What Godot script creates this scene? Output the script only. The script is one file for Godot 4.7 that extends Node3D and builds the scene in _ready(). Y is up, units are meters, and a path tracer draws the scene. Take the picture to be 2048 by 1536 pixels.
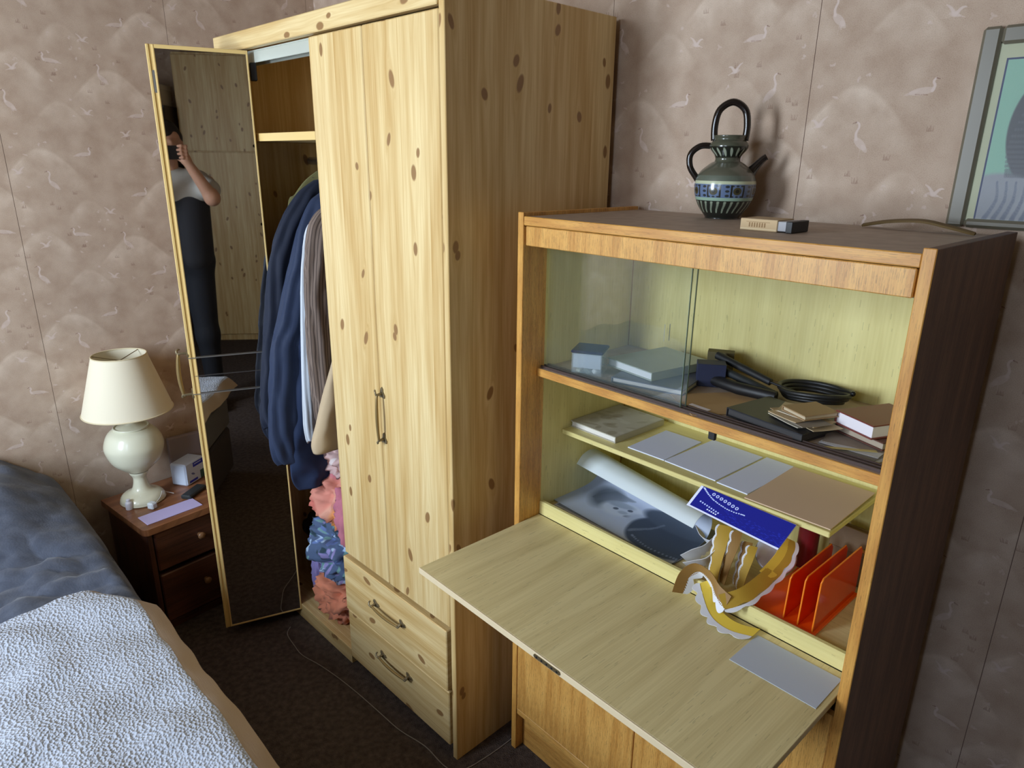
extends Node3D

# ---------------------------------------------------------------- camera, sky, exposure, light: set at the top of _ready()
const DA := -0.0355
const DO := Vector3(0.0666, 0.0, -0.1465)
const WALL_L := -1.5
const WALL_B := -0.575
const WALL_R := 3.5
const WALL_F := 2.45
const CEIL := 2.5
const WINDOWS := [[-0.82, -0.18, 1.0, 2.35, 7.2], [0.50, 1.15, 1.0, 2.35, 1.1]]  # x from, x to, y from, y to, daylight

var M := {}
var names := {}
var rng := RandomNumberGenerator.new()


class MB:
	var v := PackedVector3Array()
	var n := PackedVector3Array()
	var t := PackedVector2Array()
	var c := PackedColorArray()
	var ix := PackedInt32Array()
	var col := Color(1, 1, 1)
	var xf := Transform3D()
	var off := Vector2()

	func vert(p: Vector3, nn: Vector3, uv: Vector2) -> int:
		v.append(xf * p)
		n.append((xf.basis * nn).normalized())
		t.append(uv)
		c.append(col)
		return v.size() - 1

	func face(a: int, b: int, d: int) -> void:
		var g := (v[d] - v[a]).cross(v[b] - v[a])
		if g.dot(n[a] + n[b] + n[d]) < 0.0:
			ix.append_array(PackedInt32Array([a, d, b]))
		else:
			ix.append_array(PackedInt32Array([a, b, d]))

	func quad(a: Vector3, b: Vector3, d: Vector3, e: Vector3, nn: Vector3, u0 := Vector2(0, 0), u1 := Vector2(1, 0), u2 := Vector2(1, 1), u3 := Vector2(0, 1)) -> void:
		var i := vert(a, nn, u0)
		var j := vert(b, nn, u1)
		var k := vert(d, nn, u2)
		var l := vert(e, nn, u3)
		face(i, j, k)
		face(i, k, l)

	func buv(p: Vector3, axis: int, g: int) -> Vector2:
		var o := [[1, 2], [0, 2], [0, 1]][axis] as Array
		var a: int = o[0]
		var b: int = o[1]
		if a == g:
			a = o[1]
			b = o[0]
		return Vector2(p[a], p[b]) + off

	# chamfered box; g is the axis along which v of the texture runs; uv in metres
	func box(mn: Vector3, mx: Vector3, bev := 0.0015, g := 1) -> void:
		var s := mx - mn
		var b := minf(bev, 0.45 * minf(s.x, minf(s.y, s.z)))
		var cor := func(sx: int, sy: int, sz: int, axis: int) -> Vector3:
			var p := Vector3(mx.x if sx > 0 else mn.x, mx.y if sy > 0 else mn.y, mx.z if sz > 0 else mn.z)
			if axis != 0: p.x -= sx * b
			if axis != 1: p.y -= sy * b
			if axis != 2: p.z -= sz * b
			return p
		for axis in 3:
			for sg: int in [-1, 1]:
				var nn := Vector3()
				nn[axis] = sg
				var q := []
				for k: Array in [[-1, -1], [1, -1], [1, 1], [-1, 1]]:
					var sc := [0, 0, 0]
					sc[axis] = sg
					sc[(axis + 1) % 3] = k[0]
					sc[(axis + 2) % 3] = k[1]
					q.append(cor.call(sc[0], sc[1], sc[2], axis))
				quad(q[0], q[1], q[2], q[3], nn, buv(q[0], axis, g), buv(q[1], axis, g), buv(q[2], axis, g), buv(q[3], axis, g))
		if b <= 0.00005:
			return
		for e in 3:
			var a1 := (e + 1) % 3
			var a2 := (e + 2) % 3
			for k: Array in [[-1, -1], [1, -1], [1, 1], [-1, 1]]:
				var q := []
				for w: Array in [[-1, a1], [1, a1], [1, a2], [-1, a2]]:
					var sc := [0, 0, 0]
					sc[e] = w[0]
					sc[a1] = k[0]
					sc[a2] = k[1]
					q.append(cor.call(sc[0], sc[1], sc[2], w[1]))
				var nn := Vector3()
				nn[a1] = k[0]
				nn[a2] = k[1]
				nn = nn.normalized()
				quad(q[0], q[1], q[2], q[3], nn, buv(q[0], a1, g), buv(q[1], a1, g), buv(q[2], a1, g), buv(q[3], a1, g))
		for sx: int in [-1, 1]:
			for sy: int in [-1, 1]:
				for sz: int in [-1, 1]:
					var nn := Vector3(sx, sy, sz).normalized()
					var q := []
					for axis in 3:
						var p: Vector3 = cor.call(sx, sy, sz, axis)
						q.append(vert(p, nn, buv(p, axis, g)))
					face(q[0], q[1], q[2])

	# rows of points; smooth; cu closes each row, cv closes the rows
	func grid(rows: Array, cu := false, cv := false, us := 1.0, vs := 1.0) -> void:
		var h := rows.size()
		var w: int = rows[0].size()
		var ww := w + 1 if cu else w
		var hh := h + 1 if cv else h
		var base := v.size()
		var acc := PackedVector3Array()
		acc.resize(w * h)
		var P := func(i: int, j: int) -> Vector3: return rows[i % h][j % w]
		for i in hh - 1:
			for j in ww - 1:
				var a: Vector3 = P.call(i, j)
				var b: Vector3 = P.call(i, j + 1)
				var d: Vector3 = P.call(i + 1, j + 1)
				var e: Vector3 = P.call(i + 1, j)
				var f := (d - a).cross(b - a) + (e - a).cross(d - a)
				for q: Array in [[i, j], [i, j + 1], [i + 1, j + 1], [i + 1, j]]:
					acc[(q[0] % h) * w + q[1] % w] += f
		for i in hh:
			for j in ww:
				var nn: Vector3 = acc[(i % h) * w + j % w]
				vert(P.call(i, j), nn.normalized() if nn.length() > 1e-14 else Vector3.UP, Vector2(us * j / (ww - 1.0), vs * i / (hh - 1.0)) + off)
		for i in hh - 1:
			for j in ww - 1:
				var a := base + i * ww + j
				ix.append_array(PackedInt32Array([a, a + 1, a + ww + 1, a, a + ww + 1, a + ww]))

	func lathe(prof: Array, seg := 32, us := 1.0, vs := 1.0) -> void:
		var rows := []
		for p: Vector2 in prof:
			var r := []
			for k in seg:
				var a := TAU * k / seg
				r.append(Vector3(p.x * cos(a), p.y, p.x * sin(a)))
			rows.append(r)
		grid(rows, true, false, us, vs)

	# a small disc facing z
	func lathe_z(r: float, th: float) -> void:
		var pts := PackedVector2Array()
		for k in 12:
			pts.append(Vector2(r * cos(TAU * k / 12), r * sin(TAU * k / 12)))
		prism(pts, 0.0, th)

	func tube(path: Array, rad, seg := 8, closed := false) -> void:
		var rows := []
		var up := Vector3(0.13, 0.97, 0.21)
		var m := path.size()
		for i in m:
			var a: Vector3 = path[i - 1] if i > 0 or closed else path[0]
			var b: Vector3 = path[(i + 1) % m] if i < m - 1 or closed else path[m - 1]
			var d := (b - a).normalized()
			if absf(d.dot(up)) > 0.97:
				up = Vector3(0.9, 0.1, -0.4)
			var s := d.cross(up).normalized()
			var w := s.cross(d).normalized()
			up = w
			var r: float = rad[i] if rad is Array else rad
			var row := []
			for k in seg:
				var an := TAU * k / seg
				row.append(path[i] + (s * cos(an) + w * sin(an)) * r)
			rows.append(row)
		if not closed:
			var r0 := []
			var r1 := []
			for k in seg:
				r0.append(path[0])
				r1.append(path[m - 1])
			rows.push_front(r0)
			rows.append(r1)
		grid(rows, true, closed)

	# a flat outline (x, y) extruded along z from z0 to z1
	func prism(poly: PackedVector2Array, z0: float, z1: float, uvs := 1.0) -> void:
		var tri := Geometry2D.triangulate_polygon(poly)
		for z: float in [z0, z1]:
			var nn := Vector3(0, 0, 1 if z == maxf(z0, z1) else -1)
			var b := v.size()
			for p in poly:
				vert(Vector3(p.x, p.y, z), nn, p * uvs + off)
			for k in tri.size() / 3:
				face(b + tri[k * 3], b + tri[k * 3 + 1], b + tri[k * 3 + 2])
		var area := 0.0
		for i in poly.size():
			area += poly[i].cross(poly[(i + 1) % poly.size()])
		for i in poly.size():
			var p := poly[i]
			var q := poly[(i + 1) % poly.size()]
			var d := (q - p).normalized() * signf(area)
			quad(Vector3(p.x, p.y, z0), Vector3(q.x, q.y, z0), Vector3(q.x, q.y, z1), Vector3(p.x, p.y, z1), Vector3(d.y, -d.x, 0), p * uvs, q * uvs, q * uvs + Vector2(0, z1 - z0) * uvs, p * uvs + Vector2(0, z1 - z0) * uvs)

	# a sheet given as rows of points, with thickness along its normals
	func sheet(rows: Array, th: float) -> void:
		var h := rows.size()
		var w: int = rows[0].size()
		var nr := []
		for i in h:
			var r := []
			for j in w:
				var du: Vector3 = rows[i][mini(j + 1, w - 1)] - rows[i][maxi(j - 1, 0)]
				var dv: Vector3 = rows[mini(i + 1, h - 1)][j] - rows[maxi(i - 1, 0)][j]
				r.append(dv.cross(du).normalized())
			nr.append(r)
		var top := []
		var bot := []
		for i in h:
			var a := []
			var b := []
			for j in w:
				a.append(rows[i][j] + nr[i][j] * th * 0.5)
				b.append(rows[i][j] - nr[i][j] * th * 0.5)
			top.append(a)
			bot.append(b)
		grid(top)
		for i in h:
			bot[i].reverse()
		grid(bot)
		for i in h:
			bot[i].reverse()
		for i in h - 1:
			edge(top[i][0], top[i + 1][0], bot[i + 1][0], bot[i][0], rows[i][0] - rows[i][1])
			edge(top[i][w - 1], top[i + 1][w - 1], bot[i + 1][w - 1], bot[i][w - 1], rows[i][w - 1] - rows[i][w - 2])
		for j in w - 1:
			edge(top[0][j], top[0][j + 1], bot[0][j + 1], bot[0][j], rows[0][j] - rows[1][j])
			edge(top[h - 1][j], top[h - 1][j + 1], bot[h - 1][j + 1], bot[h - 1][j], rows[h - 1][j] - rows[h - 2][j])

	func edge(a: Vector3, b: Vector3, d: Vector3, e: Vector3, nn: Vector3) -> void:
		var g := (b - a).cross(e - a)
		if g.dot(nn) < 0:
			g = -g
		quad(a, b, d, e, g.normalized() if g.length() > 1e-14 else nn.normalized(), Vector2(0, 0), Vector2(0.01, 0), Vector2(0.01, 0.01), Vector2(0, 0.01))

	func mesh() -> ArrayMesh:
		var a := []
		a.resize(Mesh.ARRAY_MAX)
		a[Mesh.ARRAY_VERTEX] = v
		a[Mesh.ARRAY_NORMAL] = n
		a[Mesh.ARRAY_TEX_UV] = t
		a[Mesh.ARRAY_COLOR] = c
		a[Mesh.ARRAY_INDEX] = ix
		var m := ArrayMesh.new()
		m.add_surface_from_arrays(Mesh.PRIMITIVE_TRIANGLES, a)
		return m


func numbered(called: String) -> String:
	if not names.has(called):
		names[called] = 0
		return called
	names[called] += 1
	return "%s_%03d" % [called, names[called]]


func put(called: String, b: MB, m: Material, parent: Node = null) -> MeshInstance3D:
	var o := MeshInstance3D.new()
	o.mesh = b.mesh()
	o.material_override = null
	o.mesh.surface_set_material(0, m)
	if parent == null:
		o.name = numbered(called)
		add_child(o, true)
	else:
		o.name = called
		parent.add_child(o, true)
	return o


func tag(o: Node, label: String, category: String, group := "") -> Node:
	o.set_meta("label", label)
	o.set_meta("category", category)
	if group:
		o.set_meta("group", group)
	return o


func thing(called: String, label: String, category: String, at := Vector3.ZERO, turn := 0.0, group := "") -> Node3D:
	var o := Node3D.new()
	o.name = numbered(called)
	add_child(o, true)
	o.position = at
	o.rotation.y = turn
	tag(o, label, category, group)
	return o


func struct(o: Node) -> Node:
	o.set_meta("kind", "structure")
	return o


func dw(x: float, y: float, z: float) -> Vector3:
	return DO + Basis(Vector3.UP, DA) * Vector3(x, y, z)


func flat_box(called: String, m: Material, parent: Node, mn: Vector3, mx: Vector3, bev := 0.0015, g := 1, off := Vector2()) -> MeshInstance3D:
	var b := MB.new()
	b.off = off
	b.box(mn, mx, bev, g)
	return put(called, b, m, parent)


func smooth(pts: Array, per := 6, closed := false) -> Array:
	var out := []
	var m := pts.size()
	for i in (m if closed else m - 1):
		var a = pts[(i - 1 + m) % m] if closed or i > 0 else pts[0]
		var b = pts[i]
		var c = pts[(i + 1) % m]
		var d = pts[(i + 2) % m] if closed or i < m - 2 else pts[m - 1]
		for k in per:
			var s := float(k) / per
			out.append(0.5 * (2.0 * b + (c - a) * s + (2.0 * a - 5.0 * b + 4.0 * c - d) * s * s + (3.0 * b - a - 3.0 * c + d) * s * s * s))
	if not closed:
		out.append(pts[m - 1])
	return out


# ---------------------------------------------------------------- materials and computed textures
func mat(c: Color, rough := 0.7, metal := 0.0, spec := 0.5) -> StandardMaterial3D:
	var m := StandardMaterial3D.new()
	m.albedo_color = c
	m.roughness = rough
	m.metallic = metal
	m.metallic_specular = spec
	return m


func c8(r: float, g: float, b: float) -> Color:
	return Color(r / 255.0, g / 255.0, b / 255.0)


func noise(fr: float, seed_ := 1, oct := 3) -> FastNoiseLite:
	var f := FastNoiseLite.new()
	f.noise_type = FastNoiseLite.TYPE_SIMPLEX_SMOOTH
	f.seed = seed_
	f.frequency = fr
	f.fractal_octaves = oct
	return f


func tex(data: PackedByteArray, w: int, h: int) -> ImageTexture:
	return ImageTexture.create_from_image(Image.create_from_data(w, h, false, Image.FORMAT_RGB8, data))


func textured(tx: Texture2D, us: float, vs: float, rough := 0.6, spec := 0.5) -> StandardMaterial3D:
	var m := mat(Color.WHITE, rough, 0.0, spec)
	m.albedo_texture = tx
	m.uv1_scale = Vector3(us, vs, 1)
	return m


# a soft two-tone mottled texture from seamless noise
func mottle(a: Color, b: Color, fr: float, seed_: int, size := 256, oct := 4) -> ImageTexture:
	var f := noise(fr, seed_, oct)
	var im := f.get_seamless_image(size, size)
	im.convert(Image.FORMAT_L8)
	var s := im.get_data()
	var d := PackedByteArray()
	d.resize(size * size * 3)
	for i in size * size:
		var k := s[i] / 255.0
		var c := a.lerp(b, k)
		d[i * 3] = int(c.r * 255)
		d[i * 3 + 1] = int(c.g * 255)
		d[i * 3 + 2] = int(c.b * 255)
	return tex(d, size, size)


func bump(m: StandardMaterial3D, fr: float, seed_: int, cm: float, size := 256, oct := 3, cell := false) -> StandardMaterial3D:
	var f := noise(fr, seed_, oct)
	if cell:
		f.noise_type = FastNoiseLite.TYPE_CELLULAR
		f.cellular_return_type = FastNoiseLite.RETURN_DISTANCE
		f.fractal_type = FastNoiseLite.FRACTAL_NONE
		f.domain_warp_enabled = true
		f.domain_warp_amplitude = 8.0
		f.domain_warp_frequency = fr * 0.8
	var im := f.get_seamless_image(size, size)
	im.convert(Image.FORMAT_RGB8)
	m.heightmap_enabled = true
	m.heightmap_scale = cm
	m.heightmap_texture = ImageTexture.create_from_image(im)
	return m


# knotty pine: planks side by side, grain that bends round the knots. Tile: pw x ph metres
func pine(seed_: int, w: int, h: int, planks: int, knots: int) -> ImageTexture:
	var r := RandomNumberGenerator.new()
	r.seed = seed_
	var dis := PackedFloat32Array()
	dis.resize(w * h)
	var kn := PackedFloat32Array()
	kn.resize(w * h)
	for k in knots:
		var pl := k % planks
		var cx := (pl + r.randf_range(0.25, 0.75)) * w / planks
		var cy := r.randf_range(0, h)
		var rx := w * r.randf_range(0.0085, 0.015)
		var ry := rx * r.randf_range(1.3, 2.1)
		var tilt := r.randf_range(-0.35, 0.35)
		var R := int(rx * 5)
		var RY := int(ry * 9)
		for dy in range(-RY, RY):
			var y := posmod(int(cy) + dy, h)
			for dx in range(-R, R):
				var x := int(cx) + dx
				if x < 0 or x >= w:
					continue
				var ex := (dx - dy * tilt) / rx
				var ey := dy / ry
				var e := sqrt(ex * ex + ey * ey)
				var i := y * w + x
				if e < 1.25:
					kn[i] = maxf(kn[i], clampf((1.25 - e) * 3.0, 0, 1))
				var far := exp(-(ey * ey) * 0.09 - ex * ex * 0.16)
				dis[i] += signf(ex) * far * rx * 1.1 * (1.0 - exp(-absf(ex) * 2.0))
	var g1 := noise(0.085, seed_ + 1, 2)
	var g2 := noise(0.02, seed_ + 2, 2)
	var tone := PackedFloat32Array()
	var ring := PackedFloat32Array()
	for p in planks:
		tone.append(r.randf_range(-0.06, 0.06))
		ring.append(r.randf_range(0.7, 1.3))
	var d := PackedByteArray()
	d.resize(w * h * 3)
	for y in h:
		var yy := (0.5 - absf(float(y) / h - 0.5)) * h
		for x in w:
			var i := y * w + x
			var p := x * planks / w
			var u := x - dis[i] + 900.0 * p
			var a := g1.get_noise_2d(u * 1.6 * ring[p], yy * 0.05)
			var b := g2.get_noise_2d(u * 1.2, yy * 0.06 + 300.0)
			var k := tone[p] * 0.8 + a * 0.055 + b * 0.11
			var edge := absf(fposmod(float(x) * planks / w, 1.0) - 0.5)
			if edge > 0.487:
				k -= 0.045
			var cr := 0.862 + k * 0.64
			var cg := 0.744 + k * 0.88
			var cb := 0.520 + k * 1.02
			var q := kn[i]
			if q > 0.0:
				cr = lerpf(cr, 0.56, q * 0.88)
				cg = lerpf(cg, 0.41, q * 0.88)
				cb = lerpf(cb, 0.25, q * 0.88)
			d[i * 3] = clampi(int(cr * 255), 0, 255)
			d[i * 3 + 1] = clampi(int(cg * 255), 0, 255)
			d[i * 3 + 2] = clampi(int(cb * 255), 0, 255)
	return tex(d, w, h)


# straight fine-grained veneer: short dark pores along v
func veneer(seed_: int, base: Color, dark: Color, amp: float, pores: int, size := 384) -> ImageTexture:
	var g1 := noise(0.11, seed_, 2)
	var g2 := noise(0.012, seed_ + 5, 2)
	var d := PackedByteArray()
	d.resize(size * size * 3)
	for y in size:
		var yy := (0.5 - absf(float(y) / size - 0.5)) * size
		for x in size:
			var xx := (0.5 - absf(float(x) / size - 0.5)) * size
			var k := clampf(0.4 + amp * (g1.get_noise_2d(xx * 1.7, yy * 0.06) * 0.7 + g2.get_noise_2d(xx * 1.5, yy * 0.3)), 0, 1)
			var c := base.lerp(dark, k)
			var i := (y * size + x) * 3
			d[i] = int(c.r * 255)
			d[i + 1] = int(c.g * 255)
			d[i + 2] = int(c.b * 255)
	var r := RandomNumberGenerator.new()
	r.seed = seed_
	for k in pores:
		var x := r.randi_range(0, size - 1)
		var y := r.randi_range(0, size - 1)
		for l in r.randi_range(4, 16):
			var i := (posmod(y + l, size) * size + x) * 3
			for q in 3:
				d[i + q] = int(d[i + q] * 0.86)
	return tex(d, size, size)


# print helpers on an RGB8 byte image held in a dictionary
func canvas(w: int, h: int, c: Color) -> Dictionary:
	var im := Image.create(w, h, false, Image.FORMAT_RGB8)
	im.fill(c)
	return {"w": w, "h": h, "d": im.get_data(), "wrap": false}


func ell(cv: Dictionary, cx: float, cy: float, rx: float, ry: float, rot: float, c: Color, a: float, soft := 0.2) -> void:
	var R := int(maxf(rx, ry) * (1 + soft)) + 1
	var d: PackedByteArray = cv.d
	cv.d = PackedByteArray()
	var w: int = cv.w
	var h: int = cv.h
	var co := cos(rot)
	var si := sin(rot)
	for dy in range(-R, R + 1):
		for dx in range(-R, R + 1):
			var ex := (dx * co + dy * si) / rx
			var ey := (-dx * si + dy * co) / ry
			var e := sqrt(ex * ex + ey * ey)
			if e > 1 + soft:
				continue
			var k := a * clampf((1 + soft - e) / maxf(soft, 0.01), 0, 1)
			var x := int(cx) + dx
			var y := int(cy) + dy
			if cv.wrap:
				x = posmod(x, w)
				y = posmod(y, h)
			elif x < 0 or y < 0 or x >= w or y >= h:
				continue
			var i := (y * w + x) * 3
			d[i] = int(lerpf(d[i], c.r * 255, k))
			d[i + 1] = int(lerpf(d[i + 1], c.g * 255, k))
			d[i + 2] = int(lerpf(d[i + 2], c.b * 255, k))
	cv.d = d


func stroke(cv: Dictionary, pts: Array, r0: float, r1: float, c: Color, a: float) -> void:
	var s := smooth(pts, 8)
	for i in s.size():
		var k := float(i) / maxf(1, s.size() - 1)
		var r := lerpf(r0, r1, k)
		ell(cv, s[i].x, s[i].y, r, r, 0, c, a, 0.5)


func frect(cv: Dictionary, x0: int, y0: int, x1: int, y1: int, c: Color, a := 1.0) -> void:
	var d: PackedByteArray = cv.d
	cv.d = PackedByteArray()
	for y in range(maxi(y0, 0), mini(y1, cv.h)):
		for x in range(maxi(x0, 0), mini(x1, cv.w)):
			var i: int = (y * cv.w + x) * 3
			d[i] = int(lerpf(d[i], c.r * 255, a))
			d[i + 1] = int(lerpf(d[i + 1], c.g * 255, a))
			d[i + 2] = int(lerpf(d[i + 2], c.b * 255, a))
	cv.d = d


func ctex(cv: Dictionary) -> ImageTexture:
	return tex(cv.d, cv.w, cv.h)


# wallpaper print: speckled brownish pink, pale rounded hills, cranes standing, floating and flying
func wallpaper() -> ImageTexture:
	var S := 1024
	var cv := canvas(S, S, Color.WHITE)
	var n1 := noise(0.006, 41, 4).get_seamless_image(S, S)
	n1.convert(Image.FORMAT_L8)
	var n2 := noise(0.22, 43, 2).get_seamless_image(S, S)
	n2.convert(Image.FORMAT_L8)
	var a := n1.get_data()
	var b := n2.get_data()
	var r := RandomNumberGenerator.new()
	r.seed = 77
	var hills := [[190, 110, 430, 260, 0.9], [700, 40, 300, 180, 0.7], [900, 300, 460, 280, 1.0], [400, 420, 260, 170, 0.7], [120, 600, 340, 210, 0.8], [640, 660, 480, 280, 1.0], [330, 860, 300, 180, 0.8], [960, 800, 280, 170, 0.6]]
	var hm := PackedFloat32Array()
	hm.resize(S * S)
	for hl: Array in hills:
		for dy in range(-4, hl[3]):
			for dx in range(-hl[2] / 2, hl[2] / 2):
				var q: float = float(dx) / (hl[2] * 0.5)
				var top: float = hl[3] * 0.62 * (1.0 - cos(q * PI * 0.5) ** 1.3)
				var y: float = dy - top
				if y > 0:
					var i: int = posmod(hl[1] + dy, S) * S + posmod(hl[0] + dx, S)
					hm[i] = maxf(hm[i], hl[4] * clampf((1.0 - absf(q)) * 4.0, 0, 1) * clampf(y / 20.0, 0, 1) * maxf(0.0, 1.0 - y / (hl[3] * 0.8)) * (0.6 + 0.8 * a[i] / 255.0))
	var d := PackedByteArray()
	d.resize(S * S * 3)
	var base := Vector3(0.738, 0.648, 0.572)
	for i in S * S:
		var k := (a[i] / 255.0 - 0.5) * 0.075 + (b[i] / 255.0 - 0.5) * 0.06 + hm[i] * 0.07
		var spot := 0.0
		if b[i] < 66:
			spot = -0.035
		d[i * 3] = clampi(int((base.x + k + spot) * 255), 0, 255)
		d[i * 3 + 1] = clampi(int((base.y + k * 1.12 + spot) * 255), 0, 255)
		d[i * 3 + 2] = clampi(int((base.z + k * 1.15 + spot) * 255), 0, 255)
	cv.d = d
	cv.wrap = true
	var w := Color(0.84, 0.765, 0.725)
	var dk := Color(0.50, 0.38, 0.33)
	# grass tufts
	for k in 26:
		var x := r.randi_range(0, S)
		var y := r.randi_range(0, S)
		for q in 5:
			stroke(cv, [Vector2(x + q * 5, y), Vector2(x + q * 5 + r.randf_range(-5, 5), y - r.randf_range(10, 24))], 1.6, 0.8, dk, 0.28)
	# standing cranes
	for p: Array in [[230, 330, 1], [860, 130, -1], [600, 720, 1], [80, 900, 1]]:
		var f: float = p[2]
		var x: float = p[0]
		var y: float = p[1]
		ell(cv, x, y, 30, 13, 0.75 * f, w, 0.62, 0.15)
		ell(cv, x + 18 * f, y + 18, 16, 8, 0.9 * f, w, 0.5, 0.2)
		stroke(cv, [Vector2(x - 16 * f, y - 16), Vector2(x - 20 * f, y - 38), Vector2(x - 12 * f, y - 60), Vector2(x - 14 * f, y - 74), Vector2(x - 24 * f, y - 80)], 4.5, 2.5, w, 0.6)
		stroke(cv, [Vector2(x - 24 * f, y - 80), Vector2(x - 38 * f, y - 74)], 2.0, 1.0, dk, 0.4)
		stroke(cv, [Vector2(x + 4 * f, y + 22), Vector2(x + 2 * f, y + 52)], 1.5, 1.2, w, 0.4)
	# floating cranes
	for p: Array in [[420, 150, 1], [720, 400, 1], [950, 600, -1], [330, 640, -1], [770, 930, 1]]:
		var f: float = p[2]
		var x: float = p[0]
		var y: float = p[1]
		ell(cv, x, y, 40, 12, -0.12 * f, w, 0.6, 0.15)
		ell(cv, x - 34 * f, y + 4, 22, 5, -0.3 * f, w, 0.45, 0.3)
		stroke(cv, [Vector2(x + 34 * f, y), Vector2(x + 40 * f, y - 16), Vector2(x + 34 * f, y - 32), Vector2(x + 42 * f, y - 42)], 4.5, 2.8, w, 0.6)
		stroke(cv, [Vector2(x + 42 * f, y - 42), Vector2(x + 54 * f, y - 38)], 2.0, 1.0, dk, 0.4)
		stroke(cv, [Vector2(x - 20, y + 10), Vector2(x + 20, y + 13)], 2.0, 2.0, dk, 0.28)
	# flying cranes
	for p: Array in [[60, 260, -1], [520, 510, 1], [690, 30, -1], [130, 700, -1], [480, 930, 1], [900, 380, 1]]:
		var f: float = p[2]
		var x: float = p[0]
		var y: float = p[1]
		ell(cv, x, y, 18, 6, 0.3 * f, w, 0.55, 0.25)
		stroke(cv, [Vector2(x, y), Vector2(x - 14 * f, y - 22), Vector2(x - 30 * f, y - 34)], 6.0, 1.5, w, 0.5)
		stroke(cv, [Vector2(x + 4 * f, y), Vector2(x + 20 * f, y - 18), Vector2(x + 34 * f, y - 20)], 6.0, 1.5, w, 0.5)
		stroke(cv, [Vector2(x + 14 * f, y + 4), Vector2(x + 34 * f, y + 12)], 2.5, 1.5, w, 0.5)
	# small plum leaves
	for k in 34:
		var x := r.randf_range(0, S)
		var y := r.randf_range(0, S)
		for q in 3:
			ell(cv, x + r.randf_range(-9, 9), y + r.randf_range(-7, 7), 6, 3.5, r.randf_range(0, 3), w, 0.45, 0.3)
	return ctex(cv)


func _ready() -> void:
	rng.seed = 12
	# camera
	var cam := Camera3D.new()
	cam.name = "camera"
	cam.position = Vector3(1.1824, 1.6103, 0.9651)
	cam.rotation = Vector3(-0.314, 0.793, 0.0113)
	cam.fov = rad_to_deg(2.0 * atan(768.0 / 1379.39))
	cam.near = 0.02
	cam.current = true
	add_child(cam)
	# sky and exposure
	var env := Environment.new()
	var sky := Sky.new()
	var sm := ProceduralSkyMaterial.new()
	sm.sky_top_color = Color(0.56, 0.70, 0.92)
	sm.sky_horizon_color = Color(0.86, 0.91, 0.98)
	sm.sky_curve = 0.2
	sm.ground_bottom_color = Color(0.52, 0.46, 0.36)
	sm.ground_horizon_color = Color(0.66, 0.61, 0.50)
	sm.sky_energy_multiplier = 1.0
	sky.sky_material = sm
	env.background_mode = Environment.BG_SKY
	env.sky = sky
	env.background_energy_multiplier = 3.0
	env.tonemap_mode = Environment.TONE_MAPPER_LINEAR
	env.tonemap_exposure = 1.0
	env.sdfgi_enabled = true
	env.ssao_enabled = true
	env.ssil_enabled = true
	var we := WorldEnvironment.new()
	we.name = "world"
	we.environment = env
	add_child(we)
	# daylight entering at the two windows behind the photographer
	for q: Array in WINDOWS:
		var day := AreaLight3D.new()
		day.name = "window_daylight"
		day.area_size = Vector2(q[1] - q[0] - 0.1, q[3] - q[2] - 0.1)
		day.position = Vector3(0.5 * (q[0] + q[1]), 0.5 * (q[2] + q[3]), WALL_F - 0.05)
		day.light_color = Color(0.88, 0.94, 1.0)
		day.light_energy = q[4]
		day.area_range = 12.0
		day.shadow_enabled = true
		add_child(day, true)

	materials()
	room()
	wardrobe()
	secretaire()
	top_items()
	shelf_items()
	compartment()
	nightstand()
	table_lamp()
	nightstand_items()
	bed()
	clothes()
	cord()
	cupboard()
	dark_cabinet()
	person()


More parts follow.
